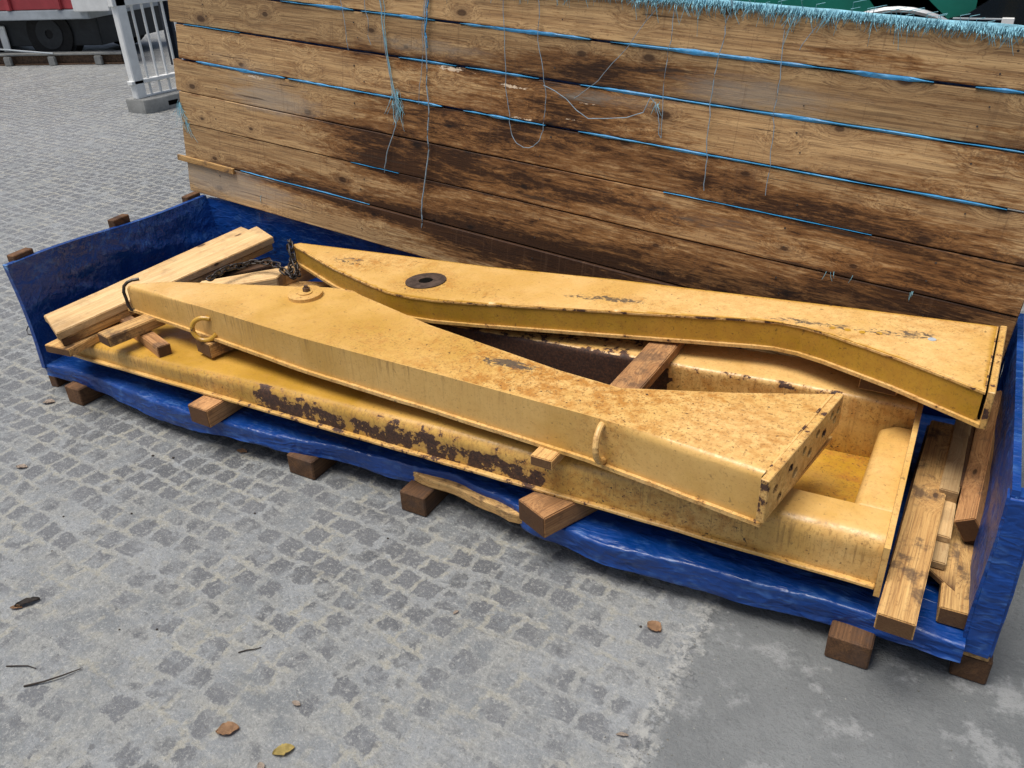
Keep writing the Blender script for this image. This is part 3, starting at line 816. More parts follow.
# spacers between base frame and front beam
timber("spacer_plank", (2.02, .112, .358), (2.30, .100, .358), .08, .034, M_pale, "thin pale spacer plank squeezed between front beam and base frame", "spacers under the front beam", "spacer")
timber("spacer_block", (2.195, -.018, .354), (2.20, .12, .354), .065, .032, M_old, "small spacer block poking out under the front beam", "spacers under the front beam", "spacer")
timber("spacer_block", (.80, .12, .3465), (.86, .40, .3465), .09, .055, M_old, "weathered block under the front beam beside the lifting ring", "spacers under the front beam", "spacer")
timber("spacer_plank", (2.300, .215, .435), (2.315, .76, .4405), .088, .036, M_red_wood, "orange-brown plank bridging the dark gap between the two beams", "spacers under the rear beam", "spacer")
timber("spacer_block", (2.93, .59, .4665), (2.94, .76, .4665), .10, .05, M_old, "dark block wedged between the rear beam and the base frame at right", "spacers under the rear beam", "spacer")
# blocks on the deck that carry the base frame
timber("bearing_block", (.915, -.052, .199), (.925, .40, .199), .092, .068, M_red_wood, "square brown block under the base frame, just left of its rusty patch", "blocks carrying the base frame", "wood block")
timber("bearing_block", (2.175, -.045, .199), (2.36, .36, .199), .115, .068, M_red_wood, "large notched reddish block under the base frame near the middle", "blocks carrying the base frame", "wood block")
timber("bearing_block", (2.86, .12, .199), (2.86, .62, .199), .09, .068, M_old, "block under the right end of the base frame", "blocks carrying the base frame", "wood block")
# right end of the crate
GR = "timbers piled at the right end of the crate"
timber("timber_beam", (3.092, -.092, .246), (3.120, .80, .252), .080, .048, M_old, "long stained beam lying beside the frame end, jutting over the front edge", GR)
timber("timber_beam", (3.098, .15, .197), (3.115, .86, .2), .085, .065, M_skid, "dark beam below the long stained beam at right", GR)
timber("timber_offcut", (3.214, .070, .180), (3.200, .62, .184), .075, .049, M_old, "dirty short beam lying on the blue floor at the right front corner", GR)
timber("timber_offcut", (3.153, .428, .262), (3.168, .86, .270), .046, .050, M_pale, "clean tan batten with a dark square end beside the long beam", GR)
timber("timber_offcut", (3.188, .46, .262), (3.196, .86, .270), .030, .055, M_skid, "narrow dark stick beside the clean tan batten", GR)
timber("timber_offcut", (3.152, .275, .228), (3.156, .62, .232), .046, .020, M_pale, "upper small pale wedge between the beams at right", GR)
timber("timber_offcut", (3.152, .195, .2065), (3.156, .52, .212), .048, .022, M_pale, "lower small pale wedge with blunt end at right", GR)
timber("timber_offcut", (3.165, .17, .1828), (3.170, .60, .188), .082, .018, M_old, "thin board with a cut-off corner below the pale wedges", GR, skew=.9)
timber("timber_offcut", (3.195, .315, .262), (3.222, .90, .330), .052, .068, M_red_wood, "thick reddish beam leaning against the right blue side", GR, twist=-32)
timber("timber_offcut", (3.214, .33, .222), (3.222, .80, .262), .030, .06, M_skid, "dark board under the leaning reddish beam", GR, twist=-20)

# ---------------------------------------------------------------- base frame (lowest yellow part)
base = empty("base_frame", (1.6, 0.4, 0.2), "lowest wide yellow steel frame with rust-flaked front rail lying under both beams", "steel frame")
def zt_front(x, y=0): return lerp([(.165, .262), (.6, .275), (1.3, .297), (2.0, .313), (2.6, .328), (3.03, .336)], x)
# front rail: swept section with a rounded shoulder, continuing into the flat top plate on the left
bm = bmesh.new()
rows = []
nx = 190
for i in range(nx + 1):
    x = .166 + (3.036 - .166) * i / nx
    yf = .030 + .018 * ((x - .166) / 2.87)
    zt = zt_front(x); R = 0.018 + 0.020 * min(1, x / 2.6)
    yb = lerp([(.166, .20), (.5, .32), (1.25, .56), (1.45, .56), (1.75, .18), (3.04, .166)], x)
    pr = [(yf, .2115 + (zt - R - .2115) * k / 6) for k in range(7)]
    pr += [(yf + R * (1 - math.cos(a)), zt - R + R * math.sin(a)) for a in [math.pi / 2 * k / 6 for k in range(1, 7)]]
    for k in range(1, 13): pr.append((yf + R + (yb - yf - R) * k / 12, zt))
    pr += [(yb, zt - (zt - .21) * k / 5) for k in range(1, 6)]
    rows.append([bm.verts.new((x, y + .002 * fbm(x * 4, z * 12, 2), z)) for y, z in pr])
for a, b in zip(rows, rows[1:]):
    for k in range(len(a)):
        bm.faces.new((a[k], b[k], b[(k+1) % len(a)], a[(k+1) % len(a)]))
bm.faces.new(rows[0]); bm.faces.new(rows[-1][::-1])
def at_rail(p, n):
    front = n.y < -0.4
    zr = (p.z - .21) / (zt_front(p.x) - .21)
    r = 0.0
    top = lerp([(.95, .25), (1.15, .80), (1.3, .62), (1.55, .66), (1.75, .70), (2.0, .60), (2.15, .50), (2.3, .35)], p.x)
    if .98 < p.x < 2.25 and front:
        k = min(1, (p.x - .98) / .12, (2.25 - p.x) / .10)
        gap = 0.55 * max(0, math.sin(p.x * 23 + 2 * math.sin(p.x * 7))) ** 3
        r = k * ((0.66 if zr < top else .40 if zr < top + .25 else .18) + .16 * fbm(p.x * 9, p.z * 20, 5)) - gap * (.7 if p.x < 1.5 else .3)
    elif front and 2.2 < p.x < 2.85: r = .22
    st = 0.15
    if front: st = 0.35 + (0.45 if 2.1 < p.x < 2.75 and zr < .75 else 0) + (.35 if .75 < p.x < 1.05 else 0)
    fade_shade = lerp([(.2, .45), (1.0, .40), (1.9, .35), (2.45, .45), (2.75, .85)], p.x)  # deeper yellow also paints the shade on the rail's front
    if n.z > .7 and p.x < 1.5: fade_shade = .12
    return {"rust": r, "stain": st, "fade_shade": fade_shade, "drip": .5 if front and zr > .3 else 0}
obj("front_rail", bm, M_steel, base, 40, attrs=vattrs(at_rail, ST))
# projecting bottom flange of the front rail
bm = bmesh.new(); box(bm, .150, 3.036, .016, .16, .2000, .2110, .0025); cut_grid(bm, .03, "x")
for v in bm.verts:
    v.co.y += .018 * ((v.co.x - .166) / 2.87) + (.003 * fbm(v.co.x * 5, 1) if v.co.y < .06 else 0); v.co.z += .0015 * fbm(v.co.x * 4, 3)
obj("bottom_flange", bm, M_flange, base, attrs=vattrs(lambda p, n: {"fade_shade": .8, "stain": .5, "rust": -.06 + .12 * (1 < p.x < 2.3)}, ST))
# floor plate
bm = bmesh.new(); box(bm, 1.30, 2.96, .14, .60, .200, .2105); cut_grid(bm, .03, "xy")
def at_floor(p, n):
    d = p.x < 2.28
    e = max(0, 1 - (2.93 - p.x) / .12) + max(0, 1 - (.57 - p.y) / .06)
    return {"fade_shade": .0 + .35 * max(0, 1 - abs(p.x - 2.82) / .12) * max(0, fbm(p.x * 9, p.y * 9) + .3), "stain": .35 + .5 * e, "rust": 1.2 if d else 0}
obj("floor_plate", bm, M_steel, base, attrs=vattrs(at_floor, ST))
# back rail
BR_IN = [(1.25, .47), (1.58, .497), (2.094, .526), (2.344, .545), (2.783, .573), (3.036, .585)]
bm = bmesh.new()
rows = []
for i in range(121):
    x = 1.25 + 1.786 * i / 120
    yi = lerp(BR_IN, x); R = .016
    pr = [(yi - .002, .2115 + (.402 - R - .2115) * k / 12) for k in range(13)]
    pr += [(yi - .002 + R * (1 - math.cos(a)), .402 - R + R * math.sin(a)) for a in [math.pi / 2 * k / 4 for k in range(1, 5)]]
    pr += [(yi + R + (.17 - R) * k / 7, .402) for k in range(1, 8)]
    pr += [(yi + .17, .2)]
    rows.append([bm.verts.new((x, y, z)) for y, z in pr])
for a, b in zip(rows, rows[1:]):
    for k in range(len(a)): bm.faces.new((a[k], b[k], b[(k+1) % len(a)], a[(k+1) % len(a)]))
bm.faces.new(rows[0]); bm.faces.new(rows[-1][::-1])
def at_back(p, n):
    zr = (p.z - .21) / .19
    dark = p.x < 2.345 + .03 * fbm(p.z * 30, 2) and n.y < -.2 and zr < .96
    chip = 0
    if n.y < -.1 and zr > .86 and 2.3 < p.x < 2.85: chip = .42
    if zr > .9 and p.x < 2.3: chip = .45
    low = max(0, 1 - zr / .45) if p.x > 2.6 else 0
    return {"rust": 1.3 if dark else chip, "stain": .25 + .8 * low + (.5 if .6 < zr < .97 and n.y < -.2 else 0), "fade_shade": .85 - .7 * low, "drip": .3 if n.y < -.3 else 0}
obj("back_rail", bm, M_steel, base, 40, attrs=vattrs(at_back, ST))
# short cross rail with rounded shoulders
bm = prism([(2.948, .160), (3.036, .160), (3.036, .572), (2.972, .572), (2.956, .556)], .2112, lambda x, y: .334, ([0, 3, 4], .026), cell=.02)
bm2 = None
es = []
obj("cross_rail", bm, M_steel, base, 45, attrs=vattrs(lambda p, n: {"fade_shade": .75 + .2 * (n.z > .6), "stain": .22, "rust": .02}, ST))
# end plate
bm = prism([(3.0365, .022), (3.050, .022), (3.050, .765), (3.0365, .765)], .194, lambda x, y: lerp([(.02, .338), (.2, .342), (.45, .352), (.585, .410), (.77, .412)], y))
cut_grid(bm, .02, "yz")
def at_plate(p, n): return {"fade_shade": .9, "stain": .3, "rust": .30 if (p.y < .22) else .12, "smear": .25 if p.y < .25 else .05}
obj("end_plate", bm, M_steel, base, attrs=vattrs(at_plate, ST))

# ---------------------------------------------------------------- front beam
beam = empty("steel_beam", (1.6, 0.2, 0.36), "front yellow tapered beam on top, with lifting rings and a bolted end plate", "steel beam", "yellow tapered beams")
def z1(x, y=0): return .458 + .0155 * (x - .35)
P1 = [(.366, .192), (.80, .150), (1.307, .094), (1.80, .066), (2.305, .032), (2.766, -.036), (2.842, .386), (2.60, .288), (2.327, .196), (2.135, .222), (1.625, .334), (1.25, .452), (1.21, .470), (1.16, .470), (1.10, .458), (.972, .418), (.496, .275)]
P1c = P1
bm = prism(P1c, lambda x, y: .362, z1, ([0, 1, 2, 3, 4], .022), seg=5, cell=.02, axes="xyz")
def at_b1(p, n):
    top = n.z > .75
    front = n.y < -.5
    zr = (p.z - .36) / (z1(p.x) - .36)
    d = {"fade_shade": 1.0}
    if top:
        s = .16 + 1.2 * math.exp(-((p.x - 2.15) / .45) ** 2) * (.55 + .45 * math.exp(-((p.y - (.24)) / .10) ** 2)) + .22 * (p.x > 2.3) + .6 * max(0, fbm(p.x * 3, p.y * 5, 2))
        d["stain"] = min(1.1, s)
        d["smear"] = .62 * math.exp(-(((p.x - 1.98) / .12) ** 2 + ((p.y - .205) / .03) ** 2)) + .30 * math.exp(-(((p.x - 2.0) / .22) ** 2 + ((p.y - .16) / .06) ** 2))
        d["fade_shade"] = lerp([(.4, .9), (.62, .92), (.75, .55), (1.7, .60), (2.3, .80), (2.7, .95)], p.x) + .2 * fbm(p.x * 5, p.y * 5)
        d["rust"] = .10 * (p.x > 1.9)
    elif front:
        d["drip"] = (.20 + .8 * max(0, zr) ** 2) * (.35 + 1.3 * max(0, fbm(p.x * 4.5, 1.7) + .35)) * lerp([(.4, .9), (1.6, .75), (2.1, .2), (2.7, .05)], p.x)
        d["stain"] = .15 + .5 * math.exp(-((p.x - 2.36) / .07) ** 2)
        d["fade_shade"] = .62  # front wall coloured deeper than the top, shade put into the paint
        d["rust"] = .12 if .82 < zr < 1.0 and .85 < p.x < 1.8 else 0
    else:
        d["fade_shade"] = .85; d["stain"] = .5; d["drip"] = .5
        if zr > .8: d["rust"] = .25
    return d
b1 = obj("beam_body", bm, M_steel, beam, 38, attrs=vattrs(at_b1, ST))
# bottom flange plate
def grow(poly, d):
    n = len(poly); out = []
    for i in range(n):
        a, b, c = V(poly[i-1]), V(poly[i]), V(poly[(i+1) % n])
        n1 = V(((b - a).y, -(b - a).x)).normalized(); n2 = V(((c - b).y, -(c - b).x)).normalized()
        m = (n1 + n2).normalized()
        out.append(tuple(b + m * d / max(.5, m.dot(n1))))
    return out
bm = prism(grow(P1c, .010), .3510, .3618, cell=.03, axes="x")
for v in bm.verts: v.co.y += .0022 * fbm(v.co.x * 7, 2.0); v.co.z += .0012 * fbm(v.co.x * 9, 6.0) * (1 if v.co.z < .356 else 0)
obj("bottom_flange", bm, M_flange, beam, attrs=vattrs(lambda p, n: {"fade_shade": 1.0, "stain": .5, "rust": -.10}, ST))
# bolted end plate, slightly skewed like the beam's end
def endplate(parent, a, b, ztop, hf, hb, thick, holes, outw):
    """a: front corner (x, y), b: back corner; holes as (s along, t down)"""
    a, b = V(a), V(b); d = (b - a).normalized(); nrm = V((d.y, -d.x)) * outw
    bm = bmesh.new()
    L = (b - a).length
    vs_ = []
    for off in (0, thick):
        for s, top in ((0, 1), (1, 1), (1, 0), (0, 0)):
            q = a + d * L * s + nrm * off
            z = ztop(q.x) if top else ztop(q.x) - (hf + (hb - hf) * s)
            vs_.append(bm.verts.new((q.x, q.y, z)))
    for f in ((0,1,2,3),(7,6,5,4),(0,4,5,1),(1,5,6,2),(2,6,7,3),(3,7,4,0)): bm.faces.new([vs_[i] for i in f])
    bmesh.ops.bevel(bm, geom=bm.edges[:], offset=.002, segments=1, affect='EDGES')
    me = bpy.data.meshes.new("end_plate")
    bmesh.ops.recalc_face_normals(bm, faces=bm.faces); bm.to_mesh(me); bm.free()
    me.materials.append(M_steel)
    o = bpy.data.objects.new("end_plate", me); link(o)
    cb = bmesh.new()
    for s, tt, r in holes:
        q = a + d * L * s - nrm * .01
        z = ztop(q.x) - tt
        cyl(cb, (q.x, q.y, z), (nrm.x, nrm.y, 0), r * 1.45, thick + .02, 16)
    boolean_holes(o, cb)
    bm = bmesh.new(); bm.from_mesh(o.data); cut_grid(bm, .02, "yz"); bm.to_mesh(o.data); bm.free()
    vattrs(lambda p, n: {"fade_shade": 1.1, "stain": .6, "rust": (.46 if n.y < -.5 else .12) if n.z < .5 else .34, "smear": .26 if n.z < .5 else .36}, ST)(o.data)
    smooth(o.data, 30)
    o.data.transform(Matrix.Translation(-V(parent.location)))
    o.parent = parent
    # black sheet painted in as the shade behind the holes
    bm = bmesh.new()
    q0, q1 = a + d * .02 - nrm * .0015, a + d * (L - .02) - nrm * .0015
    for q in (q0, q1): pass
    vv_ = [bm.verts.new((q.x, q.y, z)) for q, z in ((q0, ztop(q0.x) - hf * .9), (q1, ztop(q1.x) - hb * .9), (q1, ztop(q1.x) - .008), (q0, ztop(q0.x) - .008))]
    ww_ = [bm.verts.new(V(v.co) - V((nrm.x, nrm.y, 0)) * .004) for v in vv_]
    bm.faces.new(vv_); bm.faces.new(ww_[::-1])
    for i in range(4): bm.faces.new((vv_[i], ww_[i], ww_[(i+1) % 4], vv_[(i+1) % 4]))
    obj("hole_shade", bm, M_black, parent)
    return o
H1 = [(.10, .048, .0085), (.28, .040, .0085), (.46, .036, .0085), (.64, .032, .0085), (.84, .026, .0085), (.94, .034, .0085), (.17, .088, .009), (.36, .072, .011), (.55, .064, .010), (.74, .056, .0095), (.90, .052, .0085)]
endplate(beam, (2.766, -.066), (2.845, .392), lambda x: z1(x) + .004, .118, .092, .020, H1, 1)
# weld bead along the plate
bm = bmesh.new()
tube(bm, [(2.772 + .064 * k / 30 + .001 * nz(k, 1), -.03 + .40 * k / 30, z1(2.8) + .0005 + .001 * nz(k * .9, 4)) for k in range(31)], .0045, 6)
obj("weld_bead", bm, M_flange, beam, attrs=vattrs(lambda p, n: {"fade_shade": 1, "rust": .05}, ST))
# lifting ring at left (a bent bar) and strap loop at right
def arc_bar(name, pts, r, mat, parent): 
    bm = bmesh.new(); tube(bm, pts, r, 10); return obj(name, bm, mat, parent)
pts = []
cx, cz = .818, .392
for k in range(19):
    a = math.radians(62 + 270 * k / 18)
    yy = .150 - .034 * math.sin(math.radians(180) * k / 18) - .004
    pts.append((cx + .040 * math.cos(a), yy, cz + .040 * math.sin(a)))
arc_bar("lifting_ring", pts, .0085, M_flange, beam)
pts = []
for k in range(15):
    a = math.pi * k / 14
    pts.append((2.352 - .004 * math.cos(a), .030 - .052 * math.sin(a), .423 + .052 * math.cos(a)))
bm = bmesh.new(); tube(bm, pts, .0088, 10)
obj("lifting_eye", bm, M_steel, beam, attrs=vattrs(lambda p, n: {"fade_shade": 1.4, "rust": .34, "smear": .2, "stain": .4}, ST))
# round cap with its nut
zc = z1(1.085)
bm = bmesh.new(); cyl(bm, (1.085, .365, zc - .001), (.0, -.04, 1), .060, .015, 40); cyl(bm, (1.085, .365, zc + .0145), (0, -.04, 1), .026, .003, 30)
bmesh.ops.bevel(bm, geom=[e for e in bm.edges if max(len(f.verts) for f in e.link_faces) > 6], offset=.003, segments=2, affect='EDGES')
cap = obj("round_cap", bm, M_steel, beam, 30, origin=(1.088, .372, zc), attrs=vattrs(lambda p, n: {"fade_shade": .8, "stain": .35, "drip": .2}, ST))
bm = bmesh.new(); cyl(bm, (1.086, .372, zc + .018), (0, 0, 1), .013, .012, 6); cyl(bm, (1.086, .372, zc + .028), (0, 0, 1), .007, .010, 12)
obj("nut", bm, M_rusty, cap, 30, origin=(1.086, .372, zc + .02))

# ---------------------------------------------------------------- rear beam
beam2 = empty("steel_beam", (1.9, 0.65, 0.40), "rear yellow tapered beam lying nearest the boards, with a dark round bore and no rings", "steel beam", "yellow tapered beams")
def z2(x, y=0): return .47 + .042 * (x - .7)
P2 = [(.676, .760), (1.025, .592), (1.30, .487), (1.36, .467), (1.41, .457), (1.47, .453), (1.56, .455), (1.70, .477), (2.174, .566), (2.56, .640), (2.63, .648), (2.70, .640), (2.78, .612), (2.972, .523), (3.168, .411), (3.182, .808), (2.804, .812), (2.076, .809), (1.579, .782), (1.177, .786), (.692, .786)]
def h2(x): return .077 + .018 * (x - .7) / 2.4
bm = prism(P2, lambda x, y: z2(x) - h2(x) + .010, z2, ([i for i in range(14)], .006), seg=2, cell=.02)
SCR = [(2.0, .63, .17, .018, .40), (2.15, .655, .10, .018, .46), (1.05, .66, .10, .03, .40), (1.0, .70, .14, .018, .3), (2.75, .665, .22, .018, .45), (3.0, .69, .08, .03, .36), (2.95, .60, .1, .02, .25), (1.7, .79, .12, .02, .3), (2.5, .73, .4, .05, .2)]
def at_b2(p, n):
    top = n.z > .75
    d = {"fade_shade": 1.0, "stain": .3}
    if top:
        d["smear"] = 1.35 * ell(SCR, p.x, p.y)
        d["stain"] = .16 + .7 * max(0, fbm(p.x * 3, p.y * 6, 9)) + .6 * math.exp(-(((p.x - 1.12) / .18) ** 2 + ((p.y - .70) / .06) ** 2)) + .18 * (p.x > 2.2)
        d["fade_shade"] = lerp([(.7, .75), (1.2, .8), (2.2, 1.0), (3, 1.15)], p.x)
        rb = V((p.x - 1.444, p.y - .588)).length
        d["smear"] += .42 * math.exp(-((rb - .07) / .018) ** 2); d["stain"] += .7 * math.exp(-((rb - .07) / .04) ** 2)
    else:
        d["fade_shade"] = .05; d["stain"] = .35 if n.y < -.4 else .6; d["rust"] = .02  # side walls in shade, painted as deep yellow
    return d
b2 = obj("beam_body", bm, M_steel, beam2, 38, attrs=vattrs(at_b2, ST))
bm = prism(grow(P2, .009), lambda x, y: z2(x) - h2(x), lambda x, y: z2(x) - h2(x) + .0098, cell=.03, axes="x")
for v in bm.verts: v.co.y += .002 * fbm(v.co.x * 7, 4.0)
obj("bottom_flange", bm, M_flange, beam2, attrs=vattrs(lambda p, n: {"fade_shade": 1.0, "stain": .5, "rust": -.08}, ST))
bm = prism(grow(P2, .0035), lambda x, y: z2(x) - .0075, lambda x, y: z2(x) - .002, cell=.03, axes="x")
for v in bm.verts: v.co.y += .0016 * fbm(v.co.x * 11, 8.0)
lip2 = obj("top_edge_lip", bm, M_flange, beam2, attrs=vattrs(lambda p, n: {"fade_shade": 1.0, "stain": .6, "rust": .06 + .12 * fbm(p.x * 2.3, 4.0)}, ST))
# bore: ring weld boss around a real hole
bc = (1.444, .588, z2(1.444))
cb = bmesh.new(); cyl(cb, (bc[0], bc[1], bc[2] - .06), (0, 0, 1), .0262, .10, 32)
boolean_holes(b2, cb)
cb = bmesh.new(); cyl(cb, (bc[0], bc[1], bc[2] - .06), (0, 0, 1), .0265, .10, 32)
boolean_holes(lip2, cb)
bm = bmesh.new(); cyl(bm, (bc[0], bc[1], bc[2] - .045), (-.042, 0, 1), .072, .0485, 44, .0255)
obj("bore_ring", bm, M_bore, beam2, 30, origin=bc)
bm = bmesh.new(); cyl(bm, (bc[0], bc[1], bc[2] - .012), (-.042, 0, 1), .0257, .0128, 28)
obj("bore_shade", bm, M_black, beam2, 30)  # black disc filling the hole, painted shade of the bore
for (x, y) in ((2.78, .652), (2.82, .652), (2.859, .650), (2.902, .656), (3.033, .664)):
    bm = bmesh.new(); cyl(bm, (x, y, z2(x) - .001), (-.042, 0, 1), .0085 if x < 3 else .0105, .0022, 18)
    obj("bolt_head", bm, M_greypaint if x > 3 else M_flange, beam2, 30)
endplate(beam2, (3.176, .402), (3.190, .812), lambda x: z2(x) + .003, .104, .098, .016, [(.08, .05, .009), (.16, .09, .009), (.3, .05, .009), (.5, .05, .009), (.7, .05, .009), (.9, .05, .009)], 1)

# ---------------------------------------------------------------- chain
chain = empty("chain", (0.62, 0.60, 0.42), "dark rusty chain draped from the left planks to the rear beam tip", "chain")
path = [(.575, .405, .438), (.560, .470, .440), (.566, .530, .438), (.593, .602, .436), (.650, .622, .436), (.706, .625, .434), (.752, .610, .424), (.792, .610, .400), (.775, .66, .392), (.745, .690, .41), (.722, .705, .432), (.702, .722, .462), (.682, .742, .482), (.664, .758, .478), (.648, .768, .458), (.640, .775, .430), (.655, .765, .405), (.700, .700, .396), (.755, .640, .394)]
def along(path, step):
    P = [V(p) for p in path]; out = []; carry = 0
    for a, b in zip(P, P[1:]):
        L = (b - a).length; d = (b - a) / L; s = carry
        while s < L: out.append((a + d * s, d)); s += step
        carry = s - L
    return out
lm = bpy.data.meshes.new("link")
bm = bmesh.new()
loop = []
for k in range(20):
    a = 2 * math.pi * k / 20
    loop.append(V((.0125 * math.copysign(abs(math.cos(a)) ** .7, math.cos(a)) + (.006 if math.cos(a) > 0 else -.006), .0105 * math.sin(a), 0)))
rg = []
for k, p in enumerate(loop):
    d = (loop[(k+1) % 20] - loop[k-1]).normalized(); nn_ = V((-d.y, d.x, 0))
    rg.append([bm.verts.new(p + (nn_ * math.cos(q) + V((0, 0, 1)) * math.sin(q)) * .0038) for q in [2 * math.pi * j / 7 for j in range(7)]])
for k in range(20):
    for j in range(7): bm.faces.new((rg[k][j], rg[k][(j+1) % 7], rg[(k+1) % 20][(j+1) % 7], rg[(k+1) % 20][j]))
bmesh.ops.recalc_face_normals(bm, faces=bm.faces); bm.to_mesh(lm); bm.free(); smooth(lm, 60); lm.materials.append(M_chain)
for k, (p, d) in enumerate(along(path, .0265)):
    o = bpy.data.objects.new("link", lm); link(o)
    q = d.to_track_quat('X', 'Z').to_matrix().to_4x4() @ Matrix.Rotation(math.radians(90 * (k % 2) + 35 + random.uniform(-15, 15)), 4, 'X')
    q.translation = p + V((0, 0, .004 * random.uniform(-1, 1)))
    o.parent = chain; o.matrix_basis = Matrix.Translation(-V(chain.location)) @ q
# wire sling looped round the front beam's tip
bm = bmesh.new()
wp = [(.395, .232, .470), (.378, .212, .470), (.366, .200, .464), (.358, .188, .452), (.356, .182, .43), (.360, .182, .405), (.364, .180, .38), (.372, .182, .362), (.39, .20, .352)]
tube(bm, wp, .0062, 7)
for k in range(0, 9):
    pass
o = obj("wire_sling", bm, M_chain); tag(o, "dark twisted wire looped over the tapered tip of the front beam", "wire")
o2 = None

# ---------------------------------------------------------------- litter on the paving
def leaf(loc, size, rot, mat, label, asp=.55, group="dry leaves on the paving", seed=0):
    size *= .84
    bm = bmesh.new()
    n = 14; top = []
    for k in range(n + 1):
        s = k / n; w = asp * .5 * math.sin(math.pi * s) ** .75 * (1 + .18 * nz(seed * 3.1 + k * .9, 2.0)) + .01
        curl = .10 * math.sin(math.pi * s) * (.6 + .5 * nz(seed, k * .3))
        top.append([bm.verts.new(((s - .5) * size, y * w * size, .0025 + size * (curl + .10 * abs(y) ** 2 * (1 + nz(seed + k * .4, y))))) for y in (-1, -.5, 0, .5, 1)])
    for a, b in zip(top, top[1:]):
        for k in range(4): bm.faces.new((a[k], b[k], b[k+1], a[k+1]))
    bmesh.ops.solidify(bm, geom=bm.faces[:], thickness=.0012)
    me = bpy.data.meshes.new("leaf"); bmesh.ops.recalc_face_normals(bm, faces=bm.faces); bm.to_mesh(me); bm.free(); smooth(me, 60); me.materials.append(mat)
    o = bpy.data.objects.new("leaf", me); link(o)
    o.location = loc; o.rotation_euler = (0, 0, math.radians(rot))
    return tag(o, label, "leaf", group)
leaf((1.809, -.849, 0), .062, 40, M_leafbrown, "largest brown dry leaf, near the lower left of the paving", .66, seed=1)
leaf((1.962, -.832, 0), .058, 50, M_leafyellow, "yellowish dry leaf beside the largest brown leaf", .55, seed=2)
leaf((1.945, -.885, 0), .030, -30, M_leafpale, "small crumpled pale leaf scrap next to the yellow leaf", .6, seed=12)
leaf((2.563, -.116, 0), .052, -20, M_leafbrown, "round brown leaf near the crusty joint below the crate", .8, seed=3)
leaf((2.612, -.453, 0), .034, 20, M_leafpale, "small pale strip of bark on the crusty joint", .3, seed=4)
leaf((0.372, -.388, 0), .050, 25, M_leafpale, "pale bleached leaf at the left edge of the paving", .5, seed=5)
leaf((1.007, -.799, 0), .075, 55, M_leafdark, "dark curled wet leaf at the far left", .38, seed=6)
leaf((0.995, -.825, 0), .040, 30, M_leafbrown, "brown leaf stem end tucked under the dark wet leaf", .4, seed=13)
leaf((1.90, -.72, 0), .030, 0, M_leafpale, "tiny pale leaf scrap above the yellow leaf", .5, seed=7)
leaf((1.00, .02, 0), .050, 10, M_leafbrown, "small brown leaf half in the crate's shadow", .5, seed=8)
leaf((.05, -.055, 0), .055, 35, M_leafpale, "pale leaf lying just outside the front left corner of the crate", .6, seed=9)
leaf((2.08, -.30, 0), .022, 70, M_leafpale, "tiny pink scrap in the middle of the paving", .5, seed=10)
def twig(pts, r, label):
    bm = bmesh.new(); tube(bm, [(x, y, r + z) for x, y, z in pts], [r, r * .9, r * .8, r * .5], 6)
    o = obj("twig", bm, M_twig, None, origin=pts[0]); return tag(o, label, "twig", "dry twigs on the paving")
twig([(1.265, -.985, 0), (1.30, -.955, .004), (1.325, -.925, .006), (1.345, -.885, .002)], .0026, "longer bent dark twig at the lower left corner")
twig([(1.165, -.965, 0), (1.19, -.953, .002), (1.215, -.94, .002), (1.24, -.935, 0)], .0020, "shorter dark twig left of the bent one")
twig([(1.66, -.665, 0), (1.675, -.65, .002), (1.69, -.64, .002), (1.70, -.625, 0)], .0018, "tiny twig on the paving left of the crate")
def pebble(x, y, r, label):
    bm = bmesh.new(); bmesh.ops.create_icosphere(bm, subdivisions=2, radius=r)
    for v in bm.verts:
        v.co *= 1 + .25 * nz(v.co.x / r * .8 + x * 9, v.co.y / r * .8 + y * 7, v.co.z / r); v.co.z = v.co.z * .55 + r * .45
    me = bpy.data.meshes.new("pebble"); bm.to_mesh(me); bm.free(); smooth(me, 70); me.materials.append(M_twig)
    o = bpy.data.objects.new("pebble", me); link(o); o.location = (x, y, 0); tag(o, label, "pebble", "dark pebbles on the paving")
for k in range(9):
    x = random.uniform(.6, 2.6); y = random.uniform(-.9, -.05)
    pebble(x, y, random.uniform(.0025, .005), "small dark pebble lying loose on the dusty paving")

bm = bmesh.new()
for k in range(1500):
    x = random.uniform(-.2, 3.5); y = random.uniform(-1.3, .0) if random.random() < .8 else random.uniform(-1.3, 3.0)
    if k % 3 == 0: x = 2.665 + random.gauss(0, .06)
    if -.15 < x < 3.35 and y > .0: continue
    r = random.uniform(.0008, .0024) * (1.6 if random.random() < .06 else 1)
    vv_ = [bm.verts.new((x + r * random.uniform(.5, 1.3) * math.cos(a), y + r * random.uniform(.5, 1.3) * math.sin(a), .0002)) for a in (0.2, 1.8, 3.3, 4.9)]
    tp = bm.verts.new((x + r * .2, y, r * random.uniform(.5, 1.0)))
    for i in range(4): bm.faces.new((vv_[i], vv_[(i+1) % 4], tp))
M_grit = simple("stone_grit", (0.34, 0.33, 0.29), 0.9, 0.2, 0, 0.75, 23)
tag(obj("grit", bm, M_grit), kind="stuff")

# ---------------------------------------------------------------- white barrier at left
bar = empty("crowd_barrier", (-4.45, 4.45, 0), "white barred site barrier standing on a grey plastic foot beside the lid", "barrier")
def BX(name, mat, parent, *b, bev=.004, **k):
    bm = bmesh.new(); box(bm, *b, bev); return obj(name, bm, mat, parent, **k)
